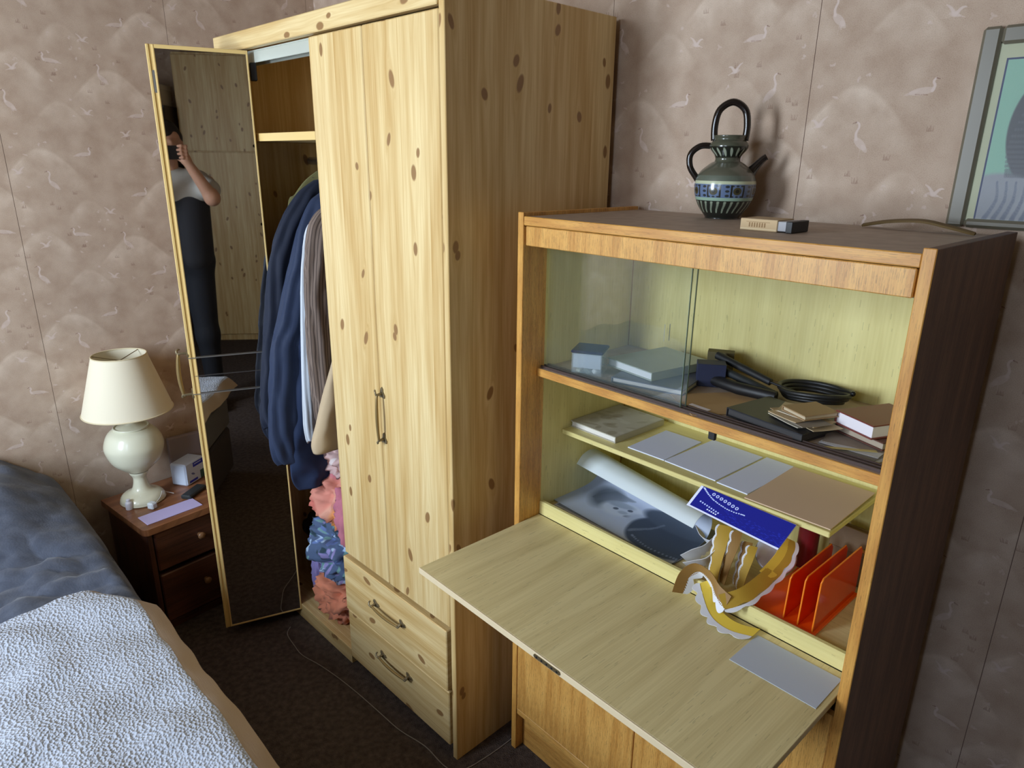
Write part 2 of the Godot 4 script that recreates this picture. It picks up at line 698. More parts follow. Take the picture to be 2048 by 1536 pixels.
func materials() -> void:
	M.paper = textured(wallpaper(), 1.0 / 0.53, 1.0 / 0.53, 0.85, 0.3)
	M.pine = textured(pine(5, 768, 1536, 6, 22), 1.0 / 0.60, 1.0 / 1.20, 0.42, 0.5)
	M.pine_edge = mat(c8(228, 196, 128), 0.5)
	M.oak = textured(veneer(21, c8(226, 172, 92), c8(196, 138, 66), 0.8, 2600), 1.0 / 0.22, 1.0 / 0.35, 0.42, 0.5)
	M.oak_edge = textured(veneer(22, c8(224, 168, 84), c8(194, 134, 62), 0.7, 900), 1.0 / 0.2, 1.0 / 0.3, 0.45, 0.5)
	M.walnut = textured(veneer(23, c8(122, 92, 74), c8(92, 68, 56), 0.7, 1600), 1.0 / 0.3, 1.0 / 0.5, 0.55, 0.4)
	M.cream = textured(veneer(25, c8(234, 222, 154), c8(218, 204, 134), 0.5, 120), 1.0 / 0.4, 1.0 / 0.4, 0.5, 0.4)
	M.maple = textured(veneer(26, c8(224, 208, 156), c8(204, 186, 134), 0.7, 200), 1.0 / 0.34, 1.0 / 0.6, 0.42, 0.5)
	M.desk_top = bump(textured(mottle(c8(186, 168, 152), c8(166, 147, 132), 0.03, 31), 2.5, 2.5, 0.55, 0.4), 0.3, 9, 0.01)
	M.steel = mat(c8(205, 208, 212), 0.3, 0.9)
	M.alu = mat(c8(196, 202, 192), 0.5, 0.3)
	M.brass = mat(c8(120, 100, 66), 0.4, 0.85)
	M.black = mat(c8(26, 25, 27), 0.5)
	M.mirror = mat(c8(206, 204, 200), 0.015, 1.0)
	M.glass = mat(Color(0.80, 0.88, 0.86, 0.10), 0.02)
	M.glass.transparency = BaseMaterial3D.TRANSPARENCY_ALPHA
	M.clear_glass = mat(Color(0.70, 0.84, 0.78, 0.02), 0.01)
	M.clear_glass.transparency = BaseMaterial3D.TRANSPARENCY_ALPHA
	M.glass_edge = mat(c8(120, 140, 128), 0.15)
	M.handle = mat(Color.WHITE, 0.35, 0.45)
	M.handle.vertex_color_use_as_albedo = true
	M.plaster = mat(c8(226, 222, 212), 0.9, 0.0, 0.2)
	var carpet := textured(mottle(c8(100, 89, 83), c8(70, 61, 58), 0.05, 33), 3.0, 3.0, 0.95, 0.1)
	M.carpet = bump(carpet, 0.35, 12, 0.5)
	M.white_paint = mat(c8(236, 236, 232), 0.45)


# ---------------------------------------------------------------- the room
func strips(parent: Node, along: Vector3, start: Vector3, nrm: Vector3, length: float, first: float, y0: float, y1: float, v0: float) -> void:
	var u := 0.0
	var w := first
	var k := 0
	while u < length - 0.001:
		var e := minf(u + w, length)
		var b := MB.new()
		var a0 := start + along * (u + 0.0007)
		var a1 := start + along * (e - 0.0007)
		var f := 0.0008
		var du := 0.53 - w + 0.003
		var P := [a0 + nrm * f + Vector3.UP * y0, a1 + nrm * f + Vector3.UP * y0, a1 + nrm * f + Vector3.UP * y1, a0 + nrm * f + Vector3.UP * y1]
		var U := [Vector2(du, v0 - y0), Vector2(du + e - u, v0 - y0), Vector2(du + e - u, v0 - y1), Vector2(du, v0 - y1)]
		b.quad(P[0], P[1], P[2], P[3], nrm, U[0], U[1], U[2], U[3])
		b.quad(a0 + Vector3.UP * y0, P[0], P[3], a0 + Vector3.UP * y1, -along, U[0], U[0], U[3], U[3])
		b.quad(a1 + Vector3.UP * y0, P[1], P[2], a1 + Vector3.UP * y1, along, U[1], U[1], U[2], U[2])
		put("wallpaper_strip", b, M.paper, parent)
		u = e
		w = 0.53
		k += 1


func room() -> void:
	var dark := mat(c8(112, 88, 78), 0.9)
	var T := 0.12
	var fl := flat_box("floor", M.carpet, null, Vector3(WALL_L - T, -T, WALL_B - T), Vector3(WALL_R + T, 0, WALL_F + T), 0.001, 2)
	struct(fl)
	struct(flat_box("ceiling", mat(c8(132, 112, 86), 0.8), null, Vector3(WALL_L - T, CEIL, WALL_B - T), Vector3(WALL_R + T, CEIL + T, WALL_F + T), 0.001, 2))
	var wl := flat_box("wall_left", dark, null, Vector3(WALL_L - T, 0, WALL_B), Vector3(WALL_L, CEIL, WALL_F), 0.0)
	struct(wl)
	# seams on the left wall at z = 0.52 and -0.01
	strips(wl, Vector3(0, 0, -1), Vector3(WALL_L, 0, WALL_F), Vector3(1, 0, 0), WALL_F - WALL_B, fposmod(WALL_F - 0.52, 0.53), 0.0, CEIL, 0.1)
	var wb := flat_box("wall_back", dark, null, Vector3(WALL_L - T, 0, WALL_B - T), Vector3(WALL_R + T, CEIL, WALL_B), 0.0)
	struct(wb)
	strips(wb, Vector3(1, 0, 0), Vector3(WALL_L, 0, WALL_B), Vector3(0, 0, 1), WALL_R - WALL_L, 0.41, 0.0, CEIL, 0.23)
	var wr := flat_box("wall_right", dark, null, Vector3(WALL_R, 0, WALL_B), Vector3(WALL_R + T, CEIL, WALL_F), 0.0)
	struct(wr)
	strips(wr, Vector3(0, 0, 1), Vector3(WALL_R, 0, WALL_B), Vector3(-1, 0, 0), WALL_F - WALL_B, 0.53, 0.0, CEIL, 0.1)
	# the window wall behind the photographer, with its opening
	var b := MB.new()
	var cuts := [WALL_L - T, WINDOWS[0][0], WINDOWS[0][1], WINDOWS[1][0], WINDOWS[1][1], WALL_R + T]
	for k in 5:
		if k % 2 == 0:
			b.box(Vector3(cuts[k], 0, WALL_F), Vector3(cuts[k + 1], CEIL, WALL_F + T), 0)
		else:
			b.box(Vector3(cuts[k], 0, WALL_F), Vector3(cuts[k + 1], WINDOWS[k / 2][2], WALL_F + T), 0)
			b.box(Vector3(cuts[k], WINDOWS[k / 2][3], WALL_F), Vector3(cuts[k + 1], CEIL, WALL_F + T), 0)
	var wf := put("wall_front", b, mat(c8(128, 106, 92), 0.9))
	struct(wf)
	for k in 2:
		window(k)


func window(k: int) -> void:
	var x0: float = WINDOWS[k][0]
	var x1: float = WINDOWS[k][1]
	var y0: float = WINDOWS[k][2]
	var y1: float = WINDOWS[k][3]
	var win := Node3D.new()
	win.name = "window_%d" % (k + 1)
	win.position = Vector3(0.5 * (x0 + x1), y0, WALL_F + 0.05)
	add_child(win)
	struct(win)
	var hw := 0.5 * (x1 - x0)
	var hh := y1 - y0
	for q: Array in [[-hw, -hw + 0.05], [hw - 0.05, hw]]:
		flat_box("frame_post", M.white_paint, win, Vector3(q[0], 0.0, -0.03), Vector3(q[1], hh, 0.03), 0.003)
	for q: Array in [[0.0, 0.05], [hh - 0.05, hh]]:
		flat_box("frame_rail", M.white_paint, win, Vector3(-hw + 0.05, q[0], -0.03), Vector3(hw - 0.05, q[1], 0.03), 0.003, 0)
	flat_box("pane", M.clear_glass, win, Vector3(-hw + 0.05, 0.05, -0.003), Vector3(hw - 0.05, hh - 0.05, 0.003), 0.0)
	flat_box("window_sill", M.white_paint, win, Vector3(-hw - 0.05, -0.03, -0.16), Vector3(hw + 0.05, 0.0, -0.03), 0.004, 0)


# ---------------------------------------------------------------- the pine wardrobe
func bail(parent: Node, xf: Transform3D, length: float, called := "handle") -> Node:
	# two rosettes, two posts and a curved grip; along local x, standing off along local z
	var b := MB.new()
	b.xf = xf
	var h := length * 0.5
	b.col = Color(0.24, 0.19, 0.11)
	for s: float in [-1.0, 1.0]:
		var pts := []
		for k in 14:
			var a := TAU * k / 14.0
			var r := 0.0105 + 0.0038 * cos(a * 3.0)
			pts.append(Vector2(s * h * 0.86 + r * cos(a) * 1.3, r * sin(a)))
		b.prism(PackedVector2Array(pts), 0.0, 0.003)
		b.tube([Vector3(s * h * 0.86, 0, 0.002), Vector3(s * h * 0.86, 0, 0.014), Vector3(s * h * 0.84, -0.001, 0.02)], [0.0045, 0.0035, 0.0045], 8)
		b.tube(smooth([Vector3(s * h * 0.84, 0, 0.02), Vector3(s * h * 0.95, 0.002, 0.021), Vector3(s * h, 0.008, 0.018), Vector3(s * h * 0.97, 0.012, 0.016)], 4), 0.0026, 6)
	b.col = Color(0.30, 0.20, 0.075)
	var path := []
	var rad := []
	for k in 13:
		var s := k / 6.0 - 1.0
		path.append(Vector3(s * h * 0.86, -0.0015 * (1 - s * s), 0.018 + 0.004 * (1 - s * s)))
		rad.append(0.0032 + 0.0012 * (1 - s * s))
	b.tube(path, rad, 10)
	return put(called, b, M.handle, parent)


func wardrobe() -> void:
	var W := thing("pine_wardrobe", "tall knotty pine wardrobe with folding doors, one mirrored door pair standing open", "wardrobe")
	var X := -1.098
	flat_box("side_panel", M.pine, W, Vector3(-0.018, 0, -0.55), Vector3(0, 1.95, 0.0), 0.0015, 1, Vector2(0.07, 0.33))
	flat_box("side_panel", M.pine, W, Vector3(X, 0, -0.55), Vector3(X + 0.018, 1.95, 0.0), 0.0015)
	flat_box("top_panel", M.pine, W, Vector3(X + 0.018, 1.93, -0.55), Vector3(-0.018, 1.948, -0.02), 0.001, 0)
	flat_box("cornice", M.pine, W, Vector3(X, 1.903, -0.018), Vector3(-0.0185, 1.951, 0.004), 0.002, 0, Vector2(0.03, 0.2))
	flat_box("back_panel", M.pine, W, Vector3(X + 0.018, 0.03, -0.549), Vector3(-0.018, 1.93, -0.542), 0.0)
	flat_box("partition", M.pine, W, Vector3(-0.556, 0.058, -0.54), Vector3(-0.54, 1.9, -0.03), 0.001)
	flat_box("floor_panel", M.pine, W, Vector3(X + 0.018, 0.04, -0.54), Vector3(-0.018, 0.058, -0.02), 0.001, 0)
	flat_box("plinth", M.pine, W, Vector3(X + 0.018, 0.0, -0.02), Vector3(-0.545, 0.058, 0.0), 0.0015, 0)
	var sh := flat_box("shelf", M.pine, W, Vector3(X + 0.018, 1.656, -0.53), Vector3(-0.556, 1.676, -0.014), 0.001, 0)
	flat_box("shelf_edge", M.pine_edge, sh, Vector3(X + 0.019, 1.655, -0.014), Vector3(-0.557, 1.677, -0.011), 0.0008, 0)
	# metal track the folding doors run in
	var b := MB.new()
	b.box(Vector3(X + 0.02, 1.897, -0.075), Vector3(-0.545, 1.901, -0.02), 0.0005)
	b.box(Vector3(X + 0.02, 1.868, -0.024), Vector3(-0.545, 1.897, -0.020), 0.0008)
	b.box(Vector3(X + 0.02, 1.872, -0.075), Vector3(-0.545, 1.897, -0.071), 0.0008)
	put("door_track", b, M.alu, W)
	b = MB.new()
	b.tube([Vector3(X + 0.018, 1.60, -0.28), Vector3(-0.556, 1.60, -0.28)], 0.0125, 12)
	put("clothes_rail", b, M.steel, W)
	# closed pair of folding doors
	flat_box("door_panel", M.pine, W, Vector3(-0.538, 0.431, -0.018), Vector3(-0.2995, 1.897, 0.0), 0.0025, 1, Vector2(0.02, 0.1))
	flat_box("door_panel", M.pine, W, Vector3(-0.297, 0.431, -0.018), Vector3(-0.0195, 1.897, 0.0), 0.0025, 1, Vector2(0.26, 0.55))
	bail(W, Transform3D(Basis(Vector3(0, 1, 0), Vector3(-1, 0, 0), Vector3(0, 0, 1)), Vector3(-0.284, 0.956, 0.0)), 0.15)
	# drawers
	for q: Array in [[0.220, 0.416, 0.005, 0.33, -0.30], [0.030, 0.214, 0.0, 0.151, -0.284]]:
		var d := Node3D.new()
		d.name = "drawer"
		W.add_child(d, true)
		flat_box("drawer_front", M.pine, d, Vector3(-0.545, q[0], -0.018), Vector3(-0.031, q[1], q[2]), 0.0025, 0, Vector2(q[0] * 1.3, 0.12 + q[0]))
		var bx := MB.new()
		bx.box(Vector3(-0.53, q[0] + 0.012, -0.50), Vector3(-0.07, q[1] - 0.05, -0.0185), 0.002)
		put("drawer_box", bx, M.pine, d)
		bail(d, Transform3D(Basis(), Vector3(q[4], q[3], q[2])), 0.155)
	# open folding pair: the mirrored leaf, and the leaf behind it
	var F := Vector3(-0.8819, 0, 0)
	var an := 0.3316
	var tdir := Vector3(-sin(an), 0, cos(an))
	var nrm := Vector3(cos(an), 0, sin(an))
	var wid := 0.2589
	var leaf := Node3D.new()
	leaf.name = "mirror_door_panel"
	leaf.set_meta("label", "folding door leaf with a full length mirror and pine edges")
	W.add_child(leaf, true)
	leaf.transform = Transform3D(Basis(-tdir, Vector3.UP, nrm), F)  # local x from the fold towards the track, z out of the mirror; x = 0 at the track end
	flat_box("door_board", M.pine, leaf, Vector3(-wid, 0.037, -0.02), Vector3(0, 1.897, -0.004), 0.0015, 1, Vector2(0.4, 0.2))
	flat_box("frame_stile", M.pine_edge, leaf, Vector3(-wid, 0.037, -0.004), Vector3(-wid + 0.008, 1.897, 0.0022), 0.0015)
	flat_box("frame_groove", M.pine_edge, leaf, Vector3(-wid + 0.008, 0.037, -0.004), Vector3(-wid + 0.015, 1.897, -0.0006), 0.0003)
	flat_box("frame_stile", M.pine_edge, leaf, Vector3(-wid + 0.015, 0.037, -0.004), Vector3(-wid + 0.021, 1.897, 0.0022), 0.0015)
	flat_box("frame_stile", M.pine_edge, leaf, Vector3(-0.005, 0.037, -0.004), Vector3(0, 1.897, 0.0015), 0.0008)
	flat_box("frame_rail", M.pine_edge, leaf, Vector3(-wid + 0.021, 1.887, -0.004), Vector3(-0.005, 1.897, 0.0015), 0.0008, 0)
	flat_box("frame_rail", M.pine_edge, leaf, Vector3(-wid + 0.021, 0.037, -0.004), Vector3(-0.005, 0.043, 0.0015), 0.0008, 0)
	flat_box("mirror", M.mirror, leaf, Vector3(-wid + 0.021, 0.043, -0.004), Vector3(-0.005, 1.887, 0.0), 0.0)
	for y: float in [1.021, 0.904]:
		b = MB.new()
		b.tube([Vector3(-wid - 0.002, y, 0.006), Vector3(0.0, y - 0.003, 0.006)], 0.0016, 6)
		put("metal_rod", b, M.steel, leaf)
	b = MB.new()
	b.tube([Vector3(-wid + 0.01, 0.962, 0.004), Vector3(0.0, 0.958, 0.004)], 0.0007, 5)
	put("thin_wire", b, mat(c8(120, 116, 118), 0.4, 0.6), leaf)
	flat_box("catch_plate", M.steel, leaf, Vector3(-wid + 0.0085, 1.775, -0.0006), Vector3(-wid + 0.0145, 1.832, 0.0012), 0.0004)
	var hb := Basis(Vector3(0, 1, 0), Vector3(0, 0, -1.3), Vector3(-1.5, 0, 0))
	bail(leaf, Transform3D(hb, Vector3(-wid, 0.968, -0.012)), 0.155)
	flat_box("track_roller", M.black, leaf, Vector3(0.004, 1.82, -0.03), Vector3(0.022, 1.868, -0.008), 0.002)
	# the second leaf, from the wardrobe side to the fold
	var J := F + tdir * wid - nrm * 0.02
	var A0 := Vector3(X + 0.02, 0, 0.0)
	var d2 := (J - A0)
	var l2 := d2.length() - 0.004
	var leaf2 := Node3D.new()
	leaf2.name = "folding_door_panel"
	W.add_child(leaf2, true)
	d2 = d2.normalized()
	leaf2.transform = Transform3D(Basis(d2, Vector3.UP, d2.cross(Vector3.UP)), A0)
	flat_box("door_board", M.pine, leaf2, Vector3(0, 0.037, -0.018), Vector3(l2, 1.897, -0.002), 0.0015)


# ---------------------------------------------------------------- the secretaire with the fold-down flap
func secretaire() -> void:
	var D := thing("secretaire", "orange oak veneered secretaire with fold-down writing flap and glazed shelf", "desk", DO, DA)
	var L := 0.843
	var t := 0.018
	var dep := 0.41
	for s in 2:
		var x := 0.0 if s == 0 else L - t
		var sp := Node3D.new()
		sp.name = "side_panel"
		D.add_child(sp, true)
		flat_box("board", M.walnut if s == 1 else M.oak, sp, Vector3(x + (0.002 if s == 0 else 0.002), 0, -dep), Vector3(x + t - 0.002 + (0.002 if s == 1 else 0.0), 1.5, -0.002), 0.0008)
		flat_box("front_edge", M.oak_edge, sp, Vector3(x, 0, -0.003), Vector3(x + t, 1.501, 0.0), 0.0012, 1, Vector2(s * 0.3, 0.1))
		var xi := t - 0.0022 if s == 0 else x - 0.0005
		flat_box("veneer_strip", M.oak, sp, Vector3(xi, 0.14, -0.076), Vector3(xi + 0.0027, 1.47, -0.003), 0.0003)
		flat_box("inner_lining", M.cream, sp, Vector3(xi, 0.70, -dep + 0.01), Vector3(xi + 0.0025, 1.47, -0.076), 0.0003)
	flat_box("top_board", M.desk_top, D, Vector3(t, 1.474, -dep), Vector3(L - t, 1.492, -0.004), 0.001, 0)
	flat_box("top_edge", M.oak_edge, D, Vector3(t, 1.473, -0.006), Vector3(L - t, 1.4925, -0.001), 0.0015, 0)
	flat_box("fascia", M.oak, D, Vector3(t + 0.004, 1.429, -0.022), Vector3(L - t - 0.004, 1.4715, -0.004), 0.0015, 1)
	flat_box("back_panel", M.cream, D, Vector3(t, 0.12, -dep), Vector3(L - t, 1.474, -dep + 0.006), 0.0)
	# glazed shelf
	flat_box("glazed_shelf", M.desk_top, D, Vector3(t, 1.114, -dep + 0.006), Vector3(L - t, 1.132, -0.058), 0.001, 0)
	flat_box("shelf_edge", M.oak_edge, D, Vector3(t, 1.113, -0.058), Vector3(L - t, 1.1325, -0.053), 0.0012, 0, Vector2(0.1, 0))
	for q: Array in [[1.132, 1.138, "lower_track"], [1.420, 1.429, "upper_track"]]:
		var b := MB.new()
		for z: float in [-0.066, -0.078, -0.090]:
			b.box(Vector3(t, q[0], z - 0.0015), Vector3(L - t, q[1], z + 0.0015), 0.0003, 0)
		put(q[2], b, mat(c8(74, 56, 50), 0.5), D)
	for q: Array in [[t + 0.004, 0.418, -0.084], [t + 0.012, 0.414, -0.072]]:
		var pn := flat_box("sliding_pane", M.clear_glass, D, Vector3(q[0], 1.1335, q[2] - 0.002), Vector3(q[1], 1.424, q[2] + 0.002), 0.0)
		flat_box("polished_edge", M.glass_edge, pn, Vector3(q[1], 1.1335, q[2] - 0.002), Vector3(q[1] + 0.0012, 1.424, q[2] + 0.002), 0.0004)
		var fp := MB.new()
		fp.box(Vector3(q[1] - 0.052, 1.265, q[2] + 0.002), Vector3(q[1] - 0.050, 1.300, q[2] + 0.0024), 0.0001)
		put("finger_groove", fp, mat(c8(150, 150, 128), 0.5), pn)
	# thin middle shelf, compartment floor and lip
	flat_box("middle_shelf", M.cream, D, Vector3(t + 0.001, 0.938, -dep + 0.006), Vector3(0.714, 0.950, -0.148), 0.0015, 0)
	flat_box("compartment_floor", M.maple, D, Vector3(t, 0.732, -dep + 0.006), Vector3(L - t, 0.750, -0.085), 0.001, 0)
	flat_box("front_lip", M.cream, D, Vector3(t, 0.732, -0.085), Vector3(L - t, 0.770, -0.071), 0.003, 0)
	# the flap
	var f := Node3D.new()
	f.name = "flap"
	D.add_child(f, true)
	flat_box("flap_board", M.maple, f, Vector3(t + 0.002, 0.720, -0.070), Vector3(L - t - 0.002, 0.7335, 0.306), 0.0008, 2)
	flat_box("flap_edge", mat(c8(226, 206, 168), 0.5), f, Vector3(t + 0.002, 0.7195, 0.306), Vector3(L - t - 0.002, 0.7337, 0.3095), 0.0008, 0)
	var lk := MB.new()
	var pts := PackedVector2Array()
	for k in 20:
		var a := TAU * k / 20
		pts.append(Vector2(signf(cos(a)) * 0.03 + 0.0045 * cos(a), 0.0045 * sin(a)))
	lk.xf = Transform3D(Basis(), Vector3(0.428, 0.7266, 0.3093))
	lk.prism(pts, 0, 0.0016)
	put("lock_plate", lk, mat(c8(120, 104, 76), 0.4, 0.6), f)
	for k in 5:
		var hb := MB.new()
		hb.xf = Transform3D(Basis(), Vector3(0.402 + 0.013 * k, 0.7266, 0.3105))
		hb.lathe_z(0.0022, 0.001)
		put("screw", hb, M.black, f)
	# lower doors
	for q: Array in [[t + 0.001, 0.4135], [0.4165, L - t - 0.001]]:
		flat_box("cupboard_door", M.oak, D, Vector3(q[0], 0.145, -0.020), Vector3(q[1], 0.690, -0.002), 0.002, 1, Vector2(q[0], 0))
	flat_box("upper_rail", M.oak, D, Vector3(t, 0.695, -0.068), Vector3(L - t, 0.718, -0.05), 0.001, 0)
	flat_box("inner_floor", M.oak, D, Vector3(t, 0.125, -dep + 0.006), Vector3(L - t, 0.143, -0.004), 0.001, 0)
	flat_box("plinth", M.oak, D, Vector3(t, 0.0, -0.045), Vector3(L - t, 0.125, -0.030), 0.001, 0)


# ---------------------------------------------------------------- things on top of the secretaire
func dthing(called: String, label: String, category: String, x: float, y: float, z: float, turn := 0.0, group := "") -> Node3D:
	return thing(called, label, category, dw(x, y, z), DA + turn, group)


func pitcher() -> void:
	var p := thing("ceramic_pitcher", "dark glazed ceramic pitcher with loop handle, side handle and spout, painted blue band", "pitcher", Vector3(0.382, 1.4925, -0.474), 0.52)
	p.scale = Vector3(0.95, 0.945, 0.95)
	# glaze print: u round the body, v up; bands measured on the body
	var cv := canvas(512, 256, c8(72, 74, 62))
	var cream := c8(196, 204, 172)
	var blue := c8(96, 116, 150)
	var dark := c8(26, 30, 26)
	frect(cv, 0, 0, 512, 66, c8(88, 88, 74))
	frect(cv, 0, 60, 512, 84, c8(96, 104, 92))
	frect(cv, 0, 84, 512, 98, cream)
	frect(cv, 0, 98, 512, 158, blue)
	frect(cv, 0, 158, 512, 172, c8(150, 178, 156))
	frect(cv, 0, 172, 512, 256, dark)
	for k in 8:
		var x := k * 64 + 10
		frect(cv, x, 102, x + 5, 156, dark)
		frect(cv, x + 34, 102, x + 39, 156, dark)
		ell(cv, x + 20, 128, 11, 16, 0, c8(70, 66, 40), 1.0, 0.1)
		ell(cv, x + 20, 128, 5, 8, 0, dark, 1.0, 0.1)
		for q in 3:
			ell(cv, x + 47, 108 + q * 20, 5, 5, 0, dark, 0.8, 0.2)
			ell(cv, x + 7 + q * 13, 105, 4, 3, 0, dark, 0.8, 0.2)
			ell(cv, x + 7 + q * 13, 152, 4, 3, 0, dark, 0.8, 0.2)
	for k in 26:
		stroke(cv, [Vector2(k * 20 + 4, 178), Vector2(k * 20 + 10, 212), Vector2(k * 20 + 12, 226)], 3.5, 2.0, c8(150, 162, 140), 0.75)
	var glaze := textured(ctex(cv), 1, 1, 0.16, 0.6)
	glaze.clearcoat_enabled = true
	glaze.clearcoat = 0.5
	var b := MB.new()
	var prof := smooth([Vector2(0.0, 0.0), Vector2(0.036, 0.0), Vector2(0.040, 0.004), Vector2(0.056, 0.026), Vector2(0.0665, 0.052), Vector2(0.0685, 0.078), Vector2(0.060, 0.102), Vector2(0.042, 0.119), Vector2(0.031, 0.126)], 5)
	var h: float = 0.126
	var rows := []
	var seg := 48
	for q: Vector2 in prof:
		var r := []
		for k in seg:
			var a := TAU * k / seg
			r.append(Vector3(q.x * cos(a), q.y, q.x * sin(a)))
		rows.append(r)
	b.grid(rows, true)
	for i in b.v.size():
		b.t[i].y = 1.0 - b.v[i].y / h
	put("body", b, glaze, p)
	var cv2 := canvas(256, 64, c8(80, 82, 68))
	frect(cv2, 0, 26, 256, 52, c8(30, 34, 28))
	for k in 16:
		ell(cv2, k * 16 + 8, 39, 3, 9, 0.2, c8(170, 180, 158), 0.9, 0.3)
	var g2 := textured(ctex(cv2), 1, 1, 0.18, 0.6)
	b = MB.new()
	b.lathe(smooth([Vector2(0.030, 0.124), Vector2(0.0275, 0.132), Vector2(0.031, 0.141), Vector2(0.040, 0.152), Vector2(0.043, 0.160), Vector2(0.040, 0.168), Vector2(0.034, 0.174), Vector2(0.036, 0.182), Vector2(0.033, 0.183), Vector2(0.030, 0.176), Vector2(0.026, 0.150)], 4), 40)
	for i in b.v.size():
		b.t[i].y = 1.0 - (b.v[i].y - 0.124) / 0.06
	put("neck", b, g2, p)
	var dk := mat(c8(30, 24, 22), 0.12, 0.0, 0.6)
	b = MB.new()
	b.tube(smooth([Vector3(-0.0335, 0.172, 0), Vector3(-0.035, 0.205, 0), Vector3(-0.027, 0.238, 0), Vector3(0, 0.254, 0), Vector3(0.027, 0.238, 0), Vector3(0.035, 0.205, 0), Vector3(0.0335, 0.172, 0)], 6), 0.0078, 12)
	put("loop_handle", b, dk, p)
	b = MB.new()
	b.tube(smooth([Vector3(-0.034, 0.160, 0), Vector3(-0.062, 0.160, 0), Vector3(-0.083, 0.142, 0), Vector3(-0.082, 0.114, 0), Vector3(-0.066, 0.090, 0), Vector3(-0.062, 0.084, 0)], 6), 0.0072, 12)
	put("side_handle", b, dk, p)
	b = MB.new()
	b.tube(smooth([Vector3(0.048, 0.098, 0), Vector3(0.062, 0.116, 0), Vector3(0.076, 0.132, 0), Vector3(0.084, 0.138, 0)], 5), [0.016, 0.0155, 0.014, 0.012, 0.0105, 0.0098, 0.0092, 0.0088, 0.0084, 0.008, 0.0078, 0.0076, 0.0074, 0.0073, 0.0072, 0.0072], 12)
	put("spout", b, dk, p)


func picture() -> void:
	# wall side, hung just above the secretaire; only its left part is in view
	var x0 := 0.800
	var w := 0.30
	var y0 := 1.500
	var h := 0.34
	var z := WALL_B
	var o := thing("portrait_picture", "grey framed portrait photograph with pale mat hanging on wallpaper above desk corner", "picture", Vector3(x0, y0, z + 0.002), 0.0)
	var fm := mat(c8(110, 104, 88), 0.35)
	var fw := 0.030
	for q: Array in [[0.0, 0.0, fw, h], [w - fw, 0.0, w, h], [fw, 0.0, w - fw, 0.016], [fw, h - fw, w - fw, h]]:
		var b := MB.new()
		b.box(Vector3(q[0], q[1], 0), Vector3(q[2], q[3], 0.014), 0.005, 1)
		put("frame_bar", b, fm, o)
	flat_box("mat_board", mat(c8(196, 198, 170), 0.8), o, Vector3(fw - 0.002, 0.004, 0.002), Vector3(w - fw + 0.002, h - fw + 0.002, 0.006), 0.0)
	var cv := canvas(320, 300, c8(142, 186, 166))
	var hair := c8(84, 84, 92)
	ell(cv, 140, 128, 106, 112, 0, hair, 1.0, 0.04)
	ell(cv, 150, 140, 52, 78, 0, c8(176, 184, 170), 1.0, 0.06)
	ell(cv, 70, 290, 130, 74, 0.2, c8(150, 152, 160), 1.0, 0.1)
	ell(cv, 220, 300, 140, 92, 0, c8(158, 160, 168), 1.0, 0.1)
	for k in 14:
		stroke(cv, [Vector2(20 + k * 22, 300), Vector2(40 + k * 20, 262), Vector2(34 + k * 22, 226)], 5, 2, c8(104, 110, 130), 0.5)
	for k in 9:
		stroke(cv, [Vector2(50 + k * 5, 214), Vector2(44 + k * 6, 150), Vector2(76 + k * 9, 60)], 3, 2, c8(104, 104, 114), 0.5)
	var ph := MB.new()
	ph.quad(Vector3(0.046, 0.016, 0.0065), Vector3(w - 0.046, 0.016, 0.0065), Vector3(w - 0.046, h - 0.055, 0.0065), Vector3(0.046, h - 0.055, 0.0065), Vector3(0, 0, 1), Vector2(0, 1), Vector2(1, 1), Vector2(1, 0), Vector2(0, 0))
	put("photograph", ph, textured(ctex(cv), 1, 1, 0.5), o)
	flat_box("photograph_border", mat(c8(70, 74, 110), 0.6), o, Vector3(0.043, 0.013, 0.0060), Vector3(w - 0.043, h - 0.052, 0.0063), 0.0)
	flat_box("glazing", M.clear_glass, o, Vector3(fw - 0.002, 0.010, 0.009), Vector3(w - fw + 0.002, h - fw + 0.002, 0.0105), 0.0)


